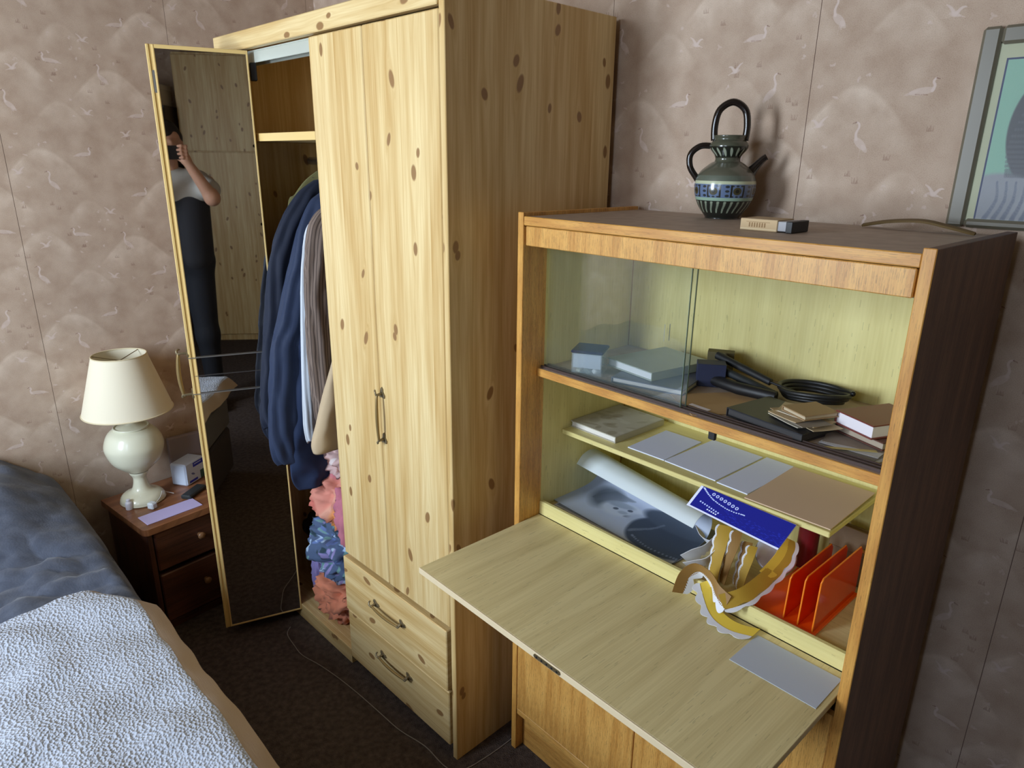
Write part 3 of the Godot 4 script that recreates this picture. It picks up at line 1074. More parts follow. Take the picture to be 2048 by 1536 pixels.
func top_items() -> void:
	pitcher()
	picture()
	# small box with black sleeve end
	var o := dthing("small_cardboard_box", "small cream cardboard box with black end lying on desk top", "box", 0.520, 1.4925, -0.150, 0.02)
	var cv := canvas(128, 48, c8(206, 178, 136))
	for k in 7:
		frect(cv, 30 + k * 9, 14, 35 + k * 9, 34, c8(150, 116, 74))
	frect(cv, 20, 10, 104, 12, c8(160, 128, 86))
	frect(cv, 0, 40, 128, 44, c8(226, 206, 166))
	flat_box("carton", mat(c8(196, 172, 136), 0.7), o, Vector3(-0.046, 0, -0.035), Vector3(0.026, 0.021, 0.028), 0.001)
	var b := MB.new()
	b.quad(Vector3(-0.045, 0.001, 0.0283), Vector3(0.025, 0.001, 0.0283), Vector3(0.025, 0.020, 0.0283), Vector3(-0.045, 0.020, 0.0283), Vector3(0, 0, 1), Vector2(0, 1), Vector2(1, 1), Vector2(1, 0), Vector2(0, 0))
	put("printed_side", b, textured(ctex(cv), 1, 1, 0.7), o)
	flat_box("inner_tray", mat(c8(176, 176, 180), 0.6), o, Vector3(0.026, 0.002, -0.033), Vector3(0.042, 0.019, 0.0265), 0.001)
	flat_box("black_end", M.black, o, Vector3(0.042, 0.0, -0.036), Vector3(0.054, 0.020, 0.029), 0.001)
	# curved strip of bark
	var rows := []
	var pts := smooth([Vector3(-0.105, 0.002, 0.012), Vector3(-0.06, 0.012, 0.004), Vector3(0, 0.017, 0), Vector3(0.05, 0.010, 0.002), Vector3(0.095, 0.002, 0.01)], 6)
	for i in pts.size():
		var k := float(i) / (pts.size() - 1)
		var wd := 0.011 * sin(PI * (0.12 + 0.8 * k))
		rows.append([pts[i] + Vector3(0, -0.001, -wd), pts[i] + Vector3(0, 0.002, 0), pts[i] + Vector3(0, -0.001, wd)])
	b = MB.new()
	b.sheet(rows, 0.004)
	o = put("curved_bark_strip", b, mat(c8(112, 90, 52), 0.7))
	o.position = dw(0.700, 1.4935, -0.375)
	o.rotation.y = DA - 0.12
	tag(o, "thin curved brown bark strip lying on desk top under picture", "bark strip")


# ---------------------------------------------------------------- things behind the glass
func block(called: String, label: String, cat: String, x: float, y: float, z: float, sx: float, sy: float, sz: float, turn: float, m: Material, group := "", bev := 0.0008) -> MeshInstance3D:
	var b := MB.new()
	b.box(Vector3(-sx / 2, 0, -sz / 2), Vector3(sx / 2, sy, sz / 2), bev, 2)
	var o := put(called, b, m)
	o.position = dw(x, y, z)
	o.rotation.y = DA + turn
	tag(o, label, cat, group)
	return o


func book(called: String, label: String, x: float, y: float, z: float, sx: float, sy: float, sz: float, turn: float, cover: Material, pages: Material, spine_left := true, group := "") -> Node3D:
	var o := dthing(called, label, "book", x, y, z, turn, group)
	var t := minf(0.0025, sy * 0.2)
	var a := -sx / 2
	var e := sx / 2
	flat_box("cover", cover, o, Vector3(a, 0, -sz / 2), Vector3(e, t, sz / 2), 0.0006)
	flat_box("cover", cover, o, Vector3(a, sy - t, -sz / 2), Vector3(e, sy, sz / 2), 0.0006)
	flat_box("spine", cover, o, Vector3(a if spine_left else e - t, t, -sz / 2), Vector3(a + t if spine_left else e, sy - t, sz / 2), 0.0004)
	flat_box("page_block", pages, o, Vector3(a + t, t, -sz / 2 + 0.003), Vector3(e - t, sy - t, sz / 2 - 0.003), 0.0004)
	return o


func paper(called: String, label: String, cat: String, x: float, y: float, z: float, sx: float, sz: float, turn: float, m: Material, th := 0.0006, group := "", warp := 0.0) -> MeshInstance3D:
	var rows := []
	for i in 7:
		var r := []
		for j in 9:
			var u := j / 8.0 - 0.5
			var w := i / 6.0 - 0.5
			r.append(Vector3(u * sx, th * 0.5 + warp * (u * u * 2.0 + w * w + 0.3 * sin(u * 7.0 + w * 5.0) * 0.2 + 0.06), w * sz))
		rows.append(r)
	var b := MB.new()
	b.sheet(rows, th)
	var o := put(called, b, m)
	o.position = dw(x, y, z)
	o.rotation.y = DA + turn
	tag(o, label, cat, group)
	return o


func shelf_items() -> void:
	var Y := 1.1325
	var white := mat(c8(226, 230, 232), 0.7)
	var greyp := mat(c8(190, 190, 188), 0.8)
	# clear plastic box with blue lid
	var o := dthing("clear_plastic_box", "small clear plastic box with dark blue lid behind the glass", "box", 0.118, Y, -0.130, 0.5)
	var clear := mat(Color(0.86, 0.92, 0.96, 0.16), 0.05)
	clear.transparency = BaseMaterial3D.TRANSPARENCY_ALPHA
	for q: Array in [[-0.036, -0.036, -0.034, 0.036], [0.034, -0.036, 0.036, 0.036], [-0.034, -0.036, 0.034, -0.034], [-0.034, 0.034, 0.034, 0.036]]:
		flat_box("wall", clear, o, Vector3(q[0], 0, q[1]), Vector3(q[2], 0.052, q[3]), 0.0004)
	flat_box("lid", mat(c8(28, 32, 72), 0.75, 0.0, 0.3), o, Vector3(-0.038, 0.052, -0.038), Vector3(0.038, 0.059, 0.038), 0.002)
	flat_box("label_card", mat(c8(198, 206, 216), 0.6), o, Vector3(-0.033, 0.016, -0.033), Vector3(0.033, 0.05, 0.033), 0.001)
	for k in 9:
		var b := MB.new()
		b.xf = Transform3D(Basis(Vector3(0.3, 1, 0.2).normalized(), k * 1.3), Vector3(-0.02 + 0.02 * (k % 3), 0.008, -0.02 + 0.02 * (k / 3)))
		b.box(Vector3(-0.009, -0.006, -0.006), Vector3(0.009, 0.006, 0.006), 0.002)
		put("contents", b, mat([c8(210, 212, 190), c8(110, 120, 104), c8(228, 230, 226)][k % 3], 0.5), o)
	# books and booklets behind the glass
	book("blue_book", "dark slate blue book lying under white booklets behind the glass", 0.270, Y, -0.205, 0.17, 0.014, 0.17, 0.24, mat(c8(86, 92, 112), 0.5), greyp)
	book("white_booklet", "thick white booklet with grey green cover on blue book behind the glass", 0.232, Y + 0.0145, -0.245, 0.15, 0.020, 0.19, -0.16, mat(c8(168, 178, 168), 0.45), white, false)
	block("dark_blue_box", "dark navy cardboard box standing beside glass pane edge", "box", 0.362, Y, -0.262, 0.062, 0.052, 0.04, 0.62, mat(c8(40, 46, 74), 0.6))
	block("olive_box", "small olive brown box standing behind the navy box", "box", 0.335, Y, -0.345, 0.06, 0.058, 0.03, 0.5, mat(c8(96, 86, 54), 0.7))
	# cardboard sheet, slip, portfolio
	paper("brown_card", "flat brown cardboard sheet lying on the glazed shelf", "card", 0.455, Y, -0.172, 0.13, 0.19, -0.62, mat(c8(178, 144, 102), 0.85), 0.0016)
	paper("white_slip", "little white paper slip on brown cardboard sheet", "paper", 0.437, Y + 0.0018, -0.108, 0.048, 0.010, -0.1, mat(c8(232, 222, 232), 0.8))
	book("black_portfolio", "black leather portfolio lying flat at the shelf front", 0.590, Y, -0.160, 0.17, 0.018, 0.13, -0.16, mat(c8(40, 40, 44), 0.42), mat(c8(60, 58, 58), 0.8))
	# folding umbrella: rod, folded cloth, handle
	o = dthing("black_umbrella", "folded black umbrella leaning on things against shelf back", "umbrella", 0.43, Y + 0.026, -0.300, -0.13)
	var b := MB.new()
	b.tube([Vector3(-0.085, 0.030, 0), Vector3(0.06, 0.004, 0)], [0.0095, 0.008], 10)
	put("cloth_roll", b, mat(c8(30, 31, 34), 0.55), o)
	b = MB.new()
	b.tube([Vector3(0.06, 0.004, 0), Vector3(0.155, -0.004, 0)], 0.0028, 6)
	put("shaft", b, M.black, o)
	b = MB.new()
	b.tube([Vector3(-0.075, 0.012, 0.022), Vector3(0.09, -0.014, 0.024)], [0.008, 0.011], 10)
	put("cloth_fold", b, mat(c8(36, 40, 42), 0.6), o)
	b = MB.new()
	b.tube([Vector3(-0.05, -0.012, 0.05), Vector3(0.02, -0.012, 0.052), Vector3(0.10, -0.012, 0.035)], [0.012, 0.014, 0.012], 10)
	put("handle", b, M.black, o)
	# coil of black strap
	b = MB.new()
	var path := []
	for k in 120:
		var a := TAU * k / 40.0
		var r := 0.052 + 0.0045 * (k / 40.0)
		path.append(Vector3(r * 1.15 * cos(a), 0.006 + 0.007 * (k / 40.0) + 0.010 * maxf(0.0, cos(a - 0.6)), r * 0.85 * sin(a)))
	b.tube(path, 0.0052, 8)
	o = put("coiled_black_cable", b, mat(c8(32, 31, 30), 0.45))
	o.position = dw(0.572, Y + 0.001, -0.322)
	o.rotation.y = DA
	tag(o, "thick black cable coiled in a ring behind the papers", "cable")
	# heap of old cards and photographs
	var tones := [c8(196, 176, 140), c8(206, 198, 178), c8(172, 146, 112), c8(222, 216, 204), c8(184, 160, 122), c8(150, 140, 128), c8(210, 186, 148)]
	for k in 9:
		var dx := rng.randf_range(-0.022, 0.022)
		var dz := rng.randf_range(-0.02, 0.02)
		paper("old_card", "loose yellowed card, %s in the heap on the black portfolio" % ["lowest", "second lowest", "third from the bottom", "fourth from the bottom", "fifth from the bottom", "fourth from the top", "third from the top", "second from the top", "uppermost"][k], "card", 0.632 + dx, Y + 0.0185 + k * 0.0016, -0.150 + dz, 0.085 - 0.003 * k, 0.062, rng.randf_range(-0.5, 0.3), mat(tones[k % 7], 0.75), 0.0012, "old cards heaped on portfolio", 0.002)
	book("tan_notebook", "thin tan notebook on top of the heap of cards", 0.640, Y + 0.034, -0.155, 0.062, 0.010, 0.078, -0.42, mat(c8(168, 138, 100), 0.6), mat(c8(196, 180, 150), 0.8))
	# papers under the red book
	for k in 4:
		paper("loose_paper", ["light grey", "dark grey", "whitish", "brownish"][k] + " loose paper lying under the brown and red books", "paper", 0.752 - 0.012 * k, Y + 0.0007 * k, -0.150 - 0.015 * k, 0.10, 0.13, -0.35 + 0.2 * k, mat([c8(168, 168, 172), c8(120, 116, 116), c8(196, 196, 202), c8(146, 132, 120)][k], 0.8), 0.0006, "loose papers at shelf end")
	paper("yellow_strip", "narrow yellowish paper strip sticking out below red book", "paper", 0.735, Y + 0.0032, -0.118, 0.085, 0.009, 0.62, mat(c8(198, 180, 120), 0.8))
	book("brown_book", "brown book lying under the red leather book", 0.748, Y + 0.004, -0.222, 0.105, 0.016, 0.12, -0.36, mat(c8(96, 58, 48), 0.5), mat(c8(176, 160, 140), 0.8))
	book("red_leather_book", "red brown leather book with white page edges on top of brown book", 0.742, Y + 0.0205, -0.218, 0.088, 0.026, 0.125, -0.42, mat(c8(124, 60, 54), 0.42), mat(c8(240, 234, 240), 0.7))
	# middle shelf
	var YM := 0.950
	var cvb := canvas(128, 160, c8(190, 186, 168))
	for k in 26:
		ell(cvb, rng.randf_range(0, 128), rng.randf_range(0, 160), rng.randf_range(4, 16), rng.randf_range(3, 10), rng.randf_range(0, 3), [c8(162, 156, 132), c8(206, 204, 190), c8(146, 136, 112)][k % 3], 0.5, 0.5)
	var bk := book("grey_book", "grey cream book with mottled cover on the middle shelf end", 0.098, YM, -0.275, 0.152, 0.017, 0.195, -0.02, mat(c8(186, 180, 160), 0.6), mat(c8(232, 228, 220), 0.8), false)
	b = MB.new()
	b.quad(Vector3(-0.074, 0.0173, 0.095), Vector3(0.074, 0.0173, 0.095), Vector3(0.074, 0.0173, -0.095), Vector3(-0.074, 0.0173, -0.095), Vector3.UP, Vector2(0, 1), Vector2(1, 1), Vector2(1, 0), Vector2(0, 0))
	put("cover_print", b, textured(ctex(cvb), 1, 1, 0.6), bk)
	var pale := mat(c8(222, 228, 250), 0.8, 0.0, 0.2)
	for q: Array in [[0.258, -0.262, 0.104, 0.160, 0.02, 0.0, "pale bluish envelope lying next to the grey book on the middle shelf"], [0.385, -0.278, 0.136, 0.195, -0.03, 0.0, "pale bluish envelope in the middle of the row on the shelf"], [0.496, -0.276, 0.074, 0.205, -0.03, 0.0, "narrow pale bluish envelope lying next to the tan folder"]]:
		var env_ := paper("pale_envelope", q[6], "envelope", q[0], YM + q[5], q[1], q[2], q[3], q[4], pale, 0.0022, "envelopes on the middle shelf")
		env_.set_meta("group", "envelopes on the middle shelf")
	paper("tan_folder", "tan cardboard folder lying at the middle shelf end, jutting over edge", "folder", 0.622, YM + 0.0028, -0.262, 0.176, 0.222, 0.02, mat(c8(220, 190, 160), 0.8), 0.0022)
	flat_thing_clip()


func flat_thing_clip() -> void:
	var b := MB.new()
	b.box(Vector3(-0.008, -0.008, -0.002), Vector3(0.008, 0.010, 0.006), 0.002)
	var o := put("shelf_catch", b, M.black)
	o.position = dw(0.500, 1.104, -0.062)
	o.rotation.y = DA
	tag(o, "little black catch under the glazed shelf edge", "catch")


# ---------------------------------------------------------------- the writing compartment
func compartment() -> void:
	var Y := 0.750
	# stack of papers beneath the poster
	for k in 3:
		paper("paper_sheet", ["cream paper sheet lowest in the stack beneath the poster", "lilac white paper sheet in the stack beneath the poster", "dark grey paper sheet directly beneath the curled poster"][k], "paper", 0.215 + 0.006 * k, Y + 0.0012 * k, -0.200 - 0.006 * k, 0.37, 0.20, -0.012 * k, mat([c8(212, 190, 152), c8(206, 206, 226), c8(120, 124, 132)][k], 0.8), 0.0011, "papers stacked under the poster")
	# poster print: anonymous grey head-and-shoulders
	var cv := canvas(384, 384, c8(190, 200, 218))
	# loose dark hair falling beside a turned, softly lit cheek; plain dark coat
	ell(cv, 92, 90, 34, 34, 0.0, c8(104, 112, 122), 1.0, 0.7)
	for k in 12:
		stroke(cv, [Vector2(64 + k * 5, 66 + k), Vector2(70 + k * 5, 96), Vector2(96 + k * 6, 124)], 4, 3, c8(92 + 4 * k, 100 + 4 * k, 110 + 4 * k), 0.5)
	ell(cv, 158, 74, 50, 26, 0.28, c8(206, 214, 224), 1.0, 0.35)
	ell(cv, 142, 86, 30, 9, 0.25, c8(150, 160, 172), 0.7, 0.6)
	ell(cv, 142, 66, 6, 4, 0.3, c8(76, 84, 96), 0.85, 0.4)
	ell(cv, 176, 82, 6, 4, 0.3, c8(76, 84, 96), 0.85, 0.4)
	ell(cv, 168, 64, 10, 5, 0.3, c8(168, 178, 190), 0.8, 0.6)
	ell(cv, 190, 62, 11, 4, 0.6, c8(132, 138, 152), 0.8, 0.5)
	ell(cv, 228, 72, 34, 20, 0.2, c8(186, 196, 210), 1.0, 0.4)
	ell(cv, 316, 64, 100, 62, 0.12, c8(62, 72, 86), 1.0, 0.10)
	ell(cv, 300, 120, 84, 34, 0.1, c8(74, 84, 98), 1.0, 0.25)
	stroke(cv, [Vector2(232, 30), Vector2(262, 60), Vector2(276, 96)], 4, 3, c8(112, 122, 136), 0.7)
	stroke(cv, [Vector2(250, 22), Vector2(310, 14), Vector2(380, 22)], 2, 2, c8(150, 160, 176), 0.7)
	var rows := []
	var prof := smooth([Vector2(-0.128, 0.0), Vector2(-0.20, 0.0), Vector2(-0.262, 0.002), Vector2(-0.300, 0.016), Vector2(-0.318, 0.050), Vector2(-0.305, 0.088), Vector2(-0.270, 0.104), Vector2(-0.235, 0.098), Vector2(-0.212, 0.078)], 5)
	for p: Vector2 in prof:
		var r := []
		for j in 13:
			var u := j / 12.0
			var lift := p.y * (1.0 - 0.22 * u)
			r.append(Vector3(0.012 + u * 0.395, lift, p.x + 0.03 * u + 0.028 * u * clampf((-0.2 - p.x) * 8.0, 0, 1)))
		rows.append(r)
	var pb := MB.new()
	pb.grid(rows)
	var o := thing("curled_poster", "curled black and white portrait poster lying with one edge rolled over", "poster", dw(0, Y + 0.0045, 0), DA)
	put("printed_face", pb, textured(ctex(cv), 1, 1, 0.45), o)
	var back := MB.new()
	var rows2 := []
	for i in rows.size():
		var r := []
		for j in 13:
			var du: Vector3 = rows[i][mini(j + 1, 12)] - rows[i][maxi(j - 1, 0)]
			var dv: Vector3 = rows[mini(i + 1, rows.size() - 1)][j] - rows[maxi(i - 1, 0)][j]
			var nn := dv.cross(du).normalized()
			if i == 0 and j == 0:
				pass
			r.append(rows[i][j] + (nn if nn.y < 0 and i < 4 or i >= 4 and nn.dot(Vector3(0, 0.05, -0.26) - Vector3(0, rows[i][j].y, rows[i][j].z)) < 0 else -nn) * 0.0009)
		r.reverse()
		rows2.append(r)
	back.grid(rows2)
	put("plain_back", back, mat(c8(226, 236, 240), 0.55), o)
	# blue brochure leaning out from under the shelf
	var cb := canvas(320, 128, c8(6, 12, 128))
	frect(cb, 0, 0, 9, 128, c8(226, 228, 248))
	frect(cb, 0, 119, 320, 128, c8(226, 228, 248))
	stroke(cb, [Vector2(14, 6), Vector2(60, 40), Vector2(120, 56), Vector2(176, 50)], 3.0, 2.2, c8(210, 220, 250), 0.95)
	for k in 7:
		ell(cb, 54 + k * 15, 16 + k * 3.2, 5, 7, 0, c8(220, 226, 250), 0.95, 0.2)
		ell(cb, 54 + k * 15, 16 + k * 3.2, 2, 4, 0, c8(10, 22, 150), 0.95, 0.2)
	for k in 9:
		frect(cb, 30 + k * 9, 74 + k * 2, 35 + k * 9, 82 + k * 2, c8(190, 200, 246))
	for k in 5:
		frect(cb, 66 + k * 8, 98 + k, 71 + k * 8, 105 + k, c8(226, 232, 252))
	for k in 160:
		var x := rng.randi_range(110, 316)
		var y := rng.randi_range(60, 114)
		frect(cb, x, y, x + 6, y + 2, c8(34, 52, 190), 0.55)
	var A := Vector3(0.437, 0.946, -0.146)
	var B := Vector3(0.655, 0.946, -0.136)
	var C := Vector3(0.640, 0.897, -0.104)
	var E := Vector3(0.416, 0.897, -0.128)
	var bm := MB.new()
	var nn := (E - A).cross(B - A).normalized()
	if nn.y < 0:
		nn = -nn
	bm.quad(A, B, C, E, nn, Vector2(0, 0), Vector2(1, 0), Vector2(1, 1), Vector2(0, 1))
	o = thing("blue_brochure", "royal blue printed brochure with white border hanging from the middle shelf edge", "brochure", dw(0, 0, 0), DA)
	put("printed_cover", bm, textured(ctex(cb), 1, 1, 0.6, 0.25), o)
	var inner := MB.new()
	var dn := nn * 0.0006
	inner.sheet([[A - dn * 3.0, B - dn * 3.0], [E - dn * 3.0, C - dn * 3.0]], 0.0024)
	put("pages", inner, mat(c8(222, 224, 236), 0.6), o)
	# orange letter rack
	o = dthing("orange_letter_rack", "transparent orange plastic letter rack with three upright dividers", "letter rack", 0.672, Y, -0.205, 0.0)
	var orange := mat(Color(0.98, 0.30, 0.03, 0.78), 0.12)
	orange.transparency = BaseMaterial3D.TRANSPARENCY_ALPHA
	var solid := mat(c8(250, 96, 16), 0.2)
	flat_box("base_plate", solid, o, Vector3(-0.070, 0, -0.10), Vector3(0.062, 0.005, 0.10), 0.001)
	for k in 3:
		var d := MB.new()
		var x := -0.004 + 0.029 * k
		var top := 0.092 + 0.010 * k
		d.xf = Transform3D(Basis(Vector3(0, 0, 1), Vector3(0, 1, 0), Vector3(-1, 0, 0)), Vector3(x, 0.005, 0))
		d.prism(PackedVector2Array([Vector2(-0.098, 0), Vector2(0.094, 0), Vector2(0.088, top * 0.93), Vector2(0.080, top), Vector2(-0.090, top), Vector2(-0.098, top * 0.9)]), -0.0016, 0.0016)
		var dv := put("divider", d, orange, o)
		var e := MB.new()
		e.tube([Vector3(x, 0.005, 0.0945), Vector3(x, 0.005 + top * 0.93, 0.0885), Vector3(x, 0.005 + top, 0.0805), Vector3(x, 0.005 + top, -0.089)], 0.0017, 6)
		put("polished_edge", e, mat(c8(255, 140, 40), 0.15), dv)
	# dark red candle
	var cb2 := MB.new()
	cb2.lathe([Vector2(0, 0), Vector2(0.021, 0), Vector2(0.022, 0.002), Vector2(0.022, 0.114), Vector2(0.020, 0.118), Vector2(0, 0.116)], 24)
	o = put("dark_red_candle", cb2, mat(c8(122, 26, 34), 0.35))
	o.position = dw(0.604, Y, -0.334)
	tag(o, "thick dark red candle standing behind orange letter rack", "candle")
	# brown wallet leaning against the back
	o = dthing("brown_wallet", "brown leather clasp wallet leaning upright behind the orange rack", "wallet", 0.726, Y, -0.338, -0.03)
	var wb := MB.new()
	wb.xf = Transform3D(Basis(Vector3(1, 0, 0), -0.16), Vector3.ZERO)
	wb.box(Vector3(-0.082, 0, -0.012), Vector3(0.076, 0.125, 0.012), 0.008)
	put("leather_body", wb, bump(mat(c8(112, 86, 50), 0.5), 0.1, 4, 0.05), o)
	wb = MB.new()
	wb.xf = Transform3D(Basis(Vector3(1, 0, 0), -0.16), Vector3.ZERO)
	wb.box(Vector3(-0.080, 0.072, 0.012), Vector3(0.074, 0.124, 0.0155), 0.0016)
	put("front_flap", wb, mat(c8(122, 94, 56), 0.45), o)
	wb = MB.new()
	wb.xf = Transform3D(Basis(Vector3(1, 0, 0), -0.16), Vector3.ZERO)
	wb.box(Vector3(-0.012, 0.080, 0.0155), Vector3(0.006, 0.089, 0.020), 0.002)
	wb.box(Vector3(0.022, 0.074, 0.0155), Vector3(0.044, 0.080, 0.019), 0.002)
	put("clasp", wb, mat(c8(214, 186, 96), 0.25, 0.9), o)
	# silver ring dish
	var rb := MB.new()
	rb.lathe([Vector2(0.0, 0.004), Vector2(0.020, 0.004), Vector2(0.026, 0.010), Vector2(0.040, 0.014), Vector2(0.044, 0.012), Vector2(0.041, 0.009), Vector2(0.028, 0.004), Vector2(0.018, 0.0), Vector2(0, 0)], 36)
	o = put("silver_dish", rb, mat(c8(206, 208, 214), 0.3, 0.2))
	o.position = dw(0.574, Y + 0.044, -0.245)
	o.rotation = Vector3(0.75, 0.62, 0.0)
	tag(o, "small round silver dish leaning behind the paper garland", "dish")
	# lighter and eraser
	o = dthing("green_lighter", "green plastic lighter standing by the compartment side", "lighter", 0.806, Y, -0.112)
	var lb := MB.new()
	lb.box(Vector3(-0.0115, 0, -0.006), Vector3(0.0115, 0.056, 0.006), 0.005)
	put("fuel_body", lb, mat(c8(34, 150, 112), 0.15), o)
	lb = MB.new()
	lb.box(Vector3(-0.011, 0.056, -0.0058), Vector3(0.011, 0.068, 0.0058), 0.003)
	put("steel_hood", lb, mat(c8(70, 72, 76), 0.3, 0.8), o)
	o = block("white_eraser", "small white eraser lying beside the orange rack", "eraser", 0.772, Y, -0.232, 0.026, 0.010, 0.014, 0.3, mat(c8(226, 216, 214), 0.7))
	# card on the flap
	paper("blank_card", "blank pale grey card lying on the open writing flap", "card", 0.731, 0.7338, 0.002, 0.163, 0.103, 0.004, mat(c8(190, 198, 212), 0.55), 0.0010)
	garland()


func ribbon(path: Array, side: Array, width: float, shift: float, scal: float, waves: int, m: Material, parent: Node, called: String) -> void:
	# a bent paper band whose lower long edge is cut in scallops; side: direction across the band at start and end
	var rows := []
	var n := path.size()
	for i in n:
		var k := float(i) / (n - 1)
		var d: Vector3 = (side[0] as Vector3).lerp(side[1], k).normalized()
		var low := -width * 0.5 - scal * absf(sin(k * PI * waves))
		var r := []
		for j in 5:
			r.append(path[i] + d * (lerpf(low, width * 0.5, j / 4.0) + shift))
		rows.append(r)
	var b := MB.new()
	b.sheet(rows, 0.0011)
	put(called, b, m, parent)


func garland() -> void:
	var o := thing("paper_garland", "crumpled ochre paper garland with white scalloped edges hanging over the compartment lip", "garland", DO, DA)
	var ochre := mat(c8(186, 150, 52), 0.55)
	var yel := mat(c8(226, 194, 70), 0.55)
	var brown := mat(c8(150, 112, 54), 0.6)
	var white := mat(c8(232, 234, 240), 0.7)
	var V := func(a: Array) -> Array:
		var out := []
		for q: Array in a:
			out.append(Vector3(q[0], q[1], q[2]))
		return smooth(out, 8)
	var A: Array = V.call([[0.478, 0.752, -0.026], [0.478, 0.786, -0.046], [0.496, 0.806, -0.062], [0.530, 0.802, -0.060], [0.558, 0.786, -0.048], [0.584, 0.778, -0.044]])
	ribbon(A, [Vector3(-0.5, 0.2, 0.7), Vector3(0.1, 0.75, -0.5)], 0.024, 0.0, 0.004, 5, brown, o, "ochre_band")
	ribbon(A, [Vector3(-0.5, 0.2, 0.7), Vector3(0.1, 0.75, -0.5)], 0.010, -0.017, 0.010, 5, white, o, "white_edge")
	var Bp: Array = V.call([[0.572, 0.776, -0.036], [0.597, 0.788, -0.072], [0.607, 0.800, -0.120], [0.612, 0.814, -0.165], [0.617, 0.838, -0.196], [0.612, 0.866, -0.214]])
	ribbon(Bp, [Vector3(-0.6, 0.6, -0.2), Vector3(-0.6, 0.4, 0.6)], 0.027, 0.0, 0.004, 6, ochre, o, "ochre_band")
	ribbon(Bp.slice(20), [Vector3(-0.6, 0.4, 0.4), Vector3(-0.6, 0.4, 0.6)], 0.026, 0.006, 0.006, 5, yel, o, "yellow_band")
	ribbon(Bp, [Vector3(-0.6, 0.6, -0.2), Vector3(-0.6, 0.4, 0.6)], 0.004, -0.019, 0.005, 6, white, o, "white_edge")
	for q: Array in [[[[0.505, 0.755, -0.118], [0.492, 0.79, -0.150], [0.484, 0.82, -0.174], [0.478, 0.846, -0.196]], ochre, 0.026], [[[0.522, 0.752, -0.126], [0.515, 0.79, -0.156], [0.512, 0.818, -0.180], [0.506, 0.842, -0.200]], brown, 0.018], [[[0.548, 0.752, -0.140], [0.540, 0.78, -0.168], [0.536, 0.80, -0.188], [0.528, 0.822, -0.210]], brown, 0.018], [[[0.562, 0.752, -0.128], [0.556, 0.78, -0.150], [0.552, 0.808, -0.176], [0.548, 0.826, -0.196]], ochre, 0.016]]:
		var pth: Array = V.call(q[0])
		ribbon(pth, [Vector3(0.85, 0.1, 0.45), Vector3(0.8, -0.1, -0.5)], q[2], 0.0, 0.004, 4, q[1], o, "ochre_band")
		ribbon(pth, [Vector3(0.85, 0.1, 0.45), Vector3(0.8, -0.1, -0.5)], 0.003, -q[2] * 0.5 - 0.002, 0.004, 4, white, o, "white_edge")
	var Ep: Array = V.call([[0.512, 0.778, -0.062], [0.530, 0.768, -0.046], [0.552, 0.748, -0.034], [0.578, 0.742, -0.022], [0.612, 0.7405, -0.020], [0.648, 0.7400, -0.036]])
	ribbon(Ep, [Vector3(0.5, 0.3, -0.7), Vector3(0.1, 0.25, -0.9)], 0.024, 0.008, 0.004, 6, yel, o, "yellow_band")
	ribbon(Ep, [Vector3(0.5, 0.1, -0.7), Vector3(0.1, 0.05, -0.9)], 0.008, -0.010, 0.010, 6, white, o, "white_edge")
	# crumpled white tail
	for q: Array in [[[[0.402, 0.800, -0.214], [0.425, 0.792, -0.196], [0.446, 0.790, -0.196], [0.462, 0.800, -0.206]], 0.030], [[[0.418, 0.756, -0.140], [0.434, 0.774, -0.156], [0.446, 0.784, -0.176], [0.448, 0.796, -0.200]], 0.036], [[[0.436, 0.756, -0.120], [0.456, 0.766, -0.138], [0.470, 0.776, -0.152], [0.478, 0.800, -0.180]], 0.030]]:
		ribbon(V.call(q[0]), [Vector3(-0.3, 0.7, 0.6), Vector3(0.3, 0.6, 0.7)], q[1], 0.0, 0.010, 5, white, o, "white_tail")


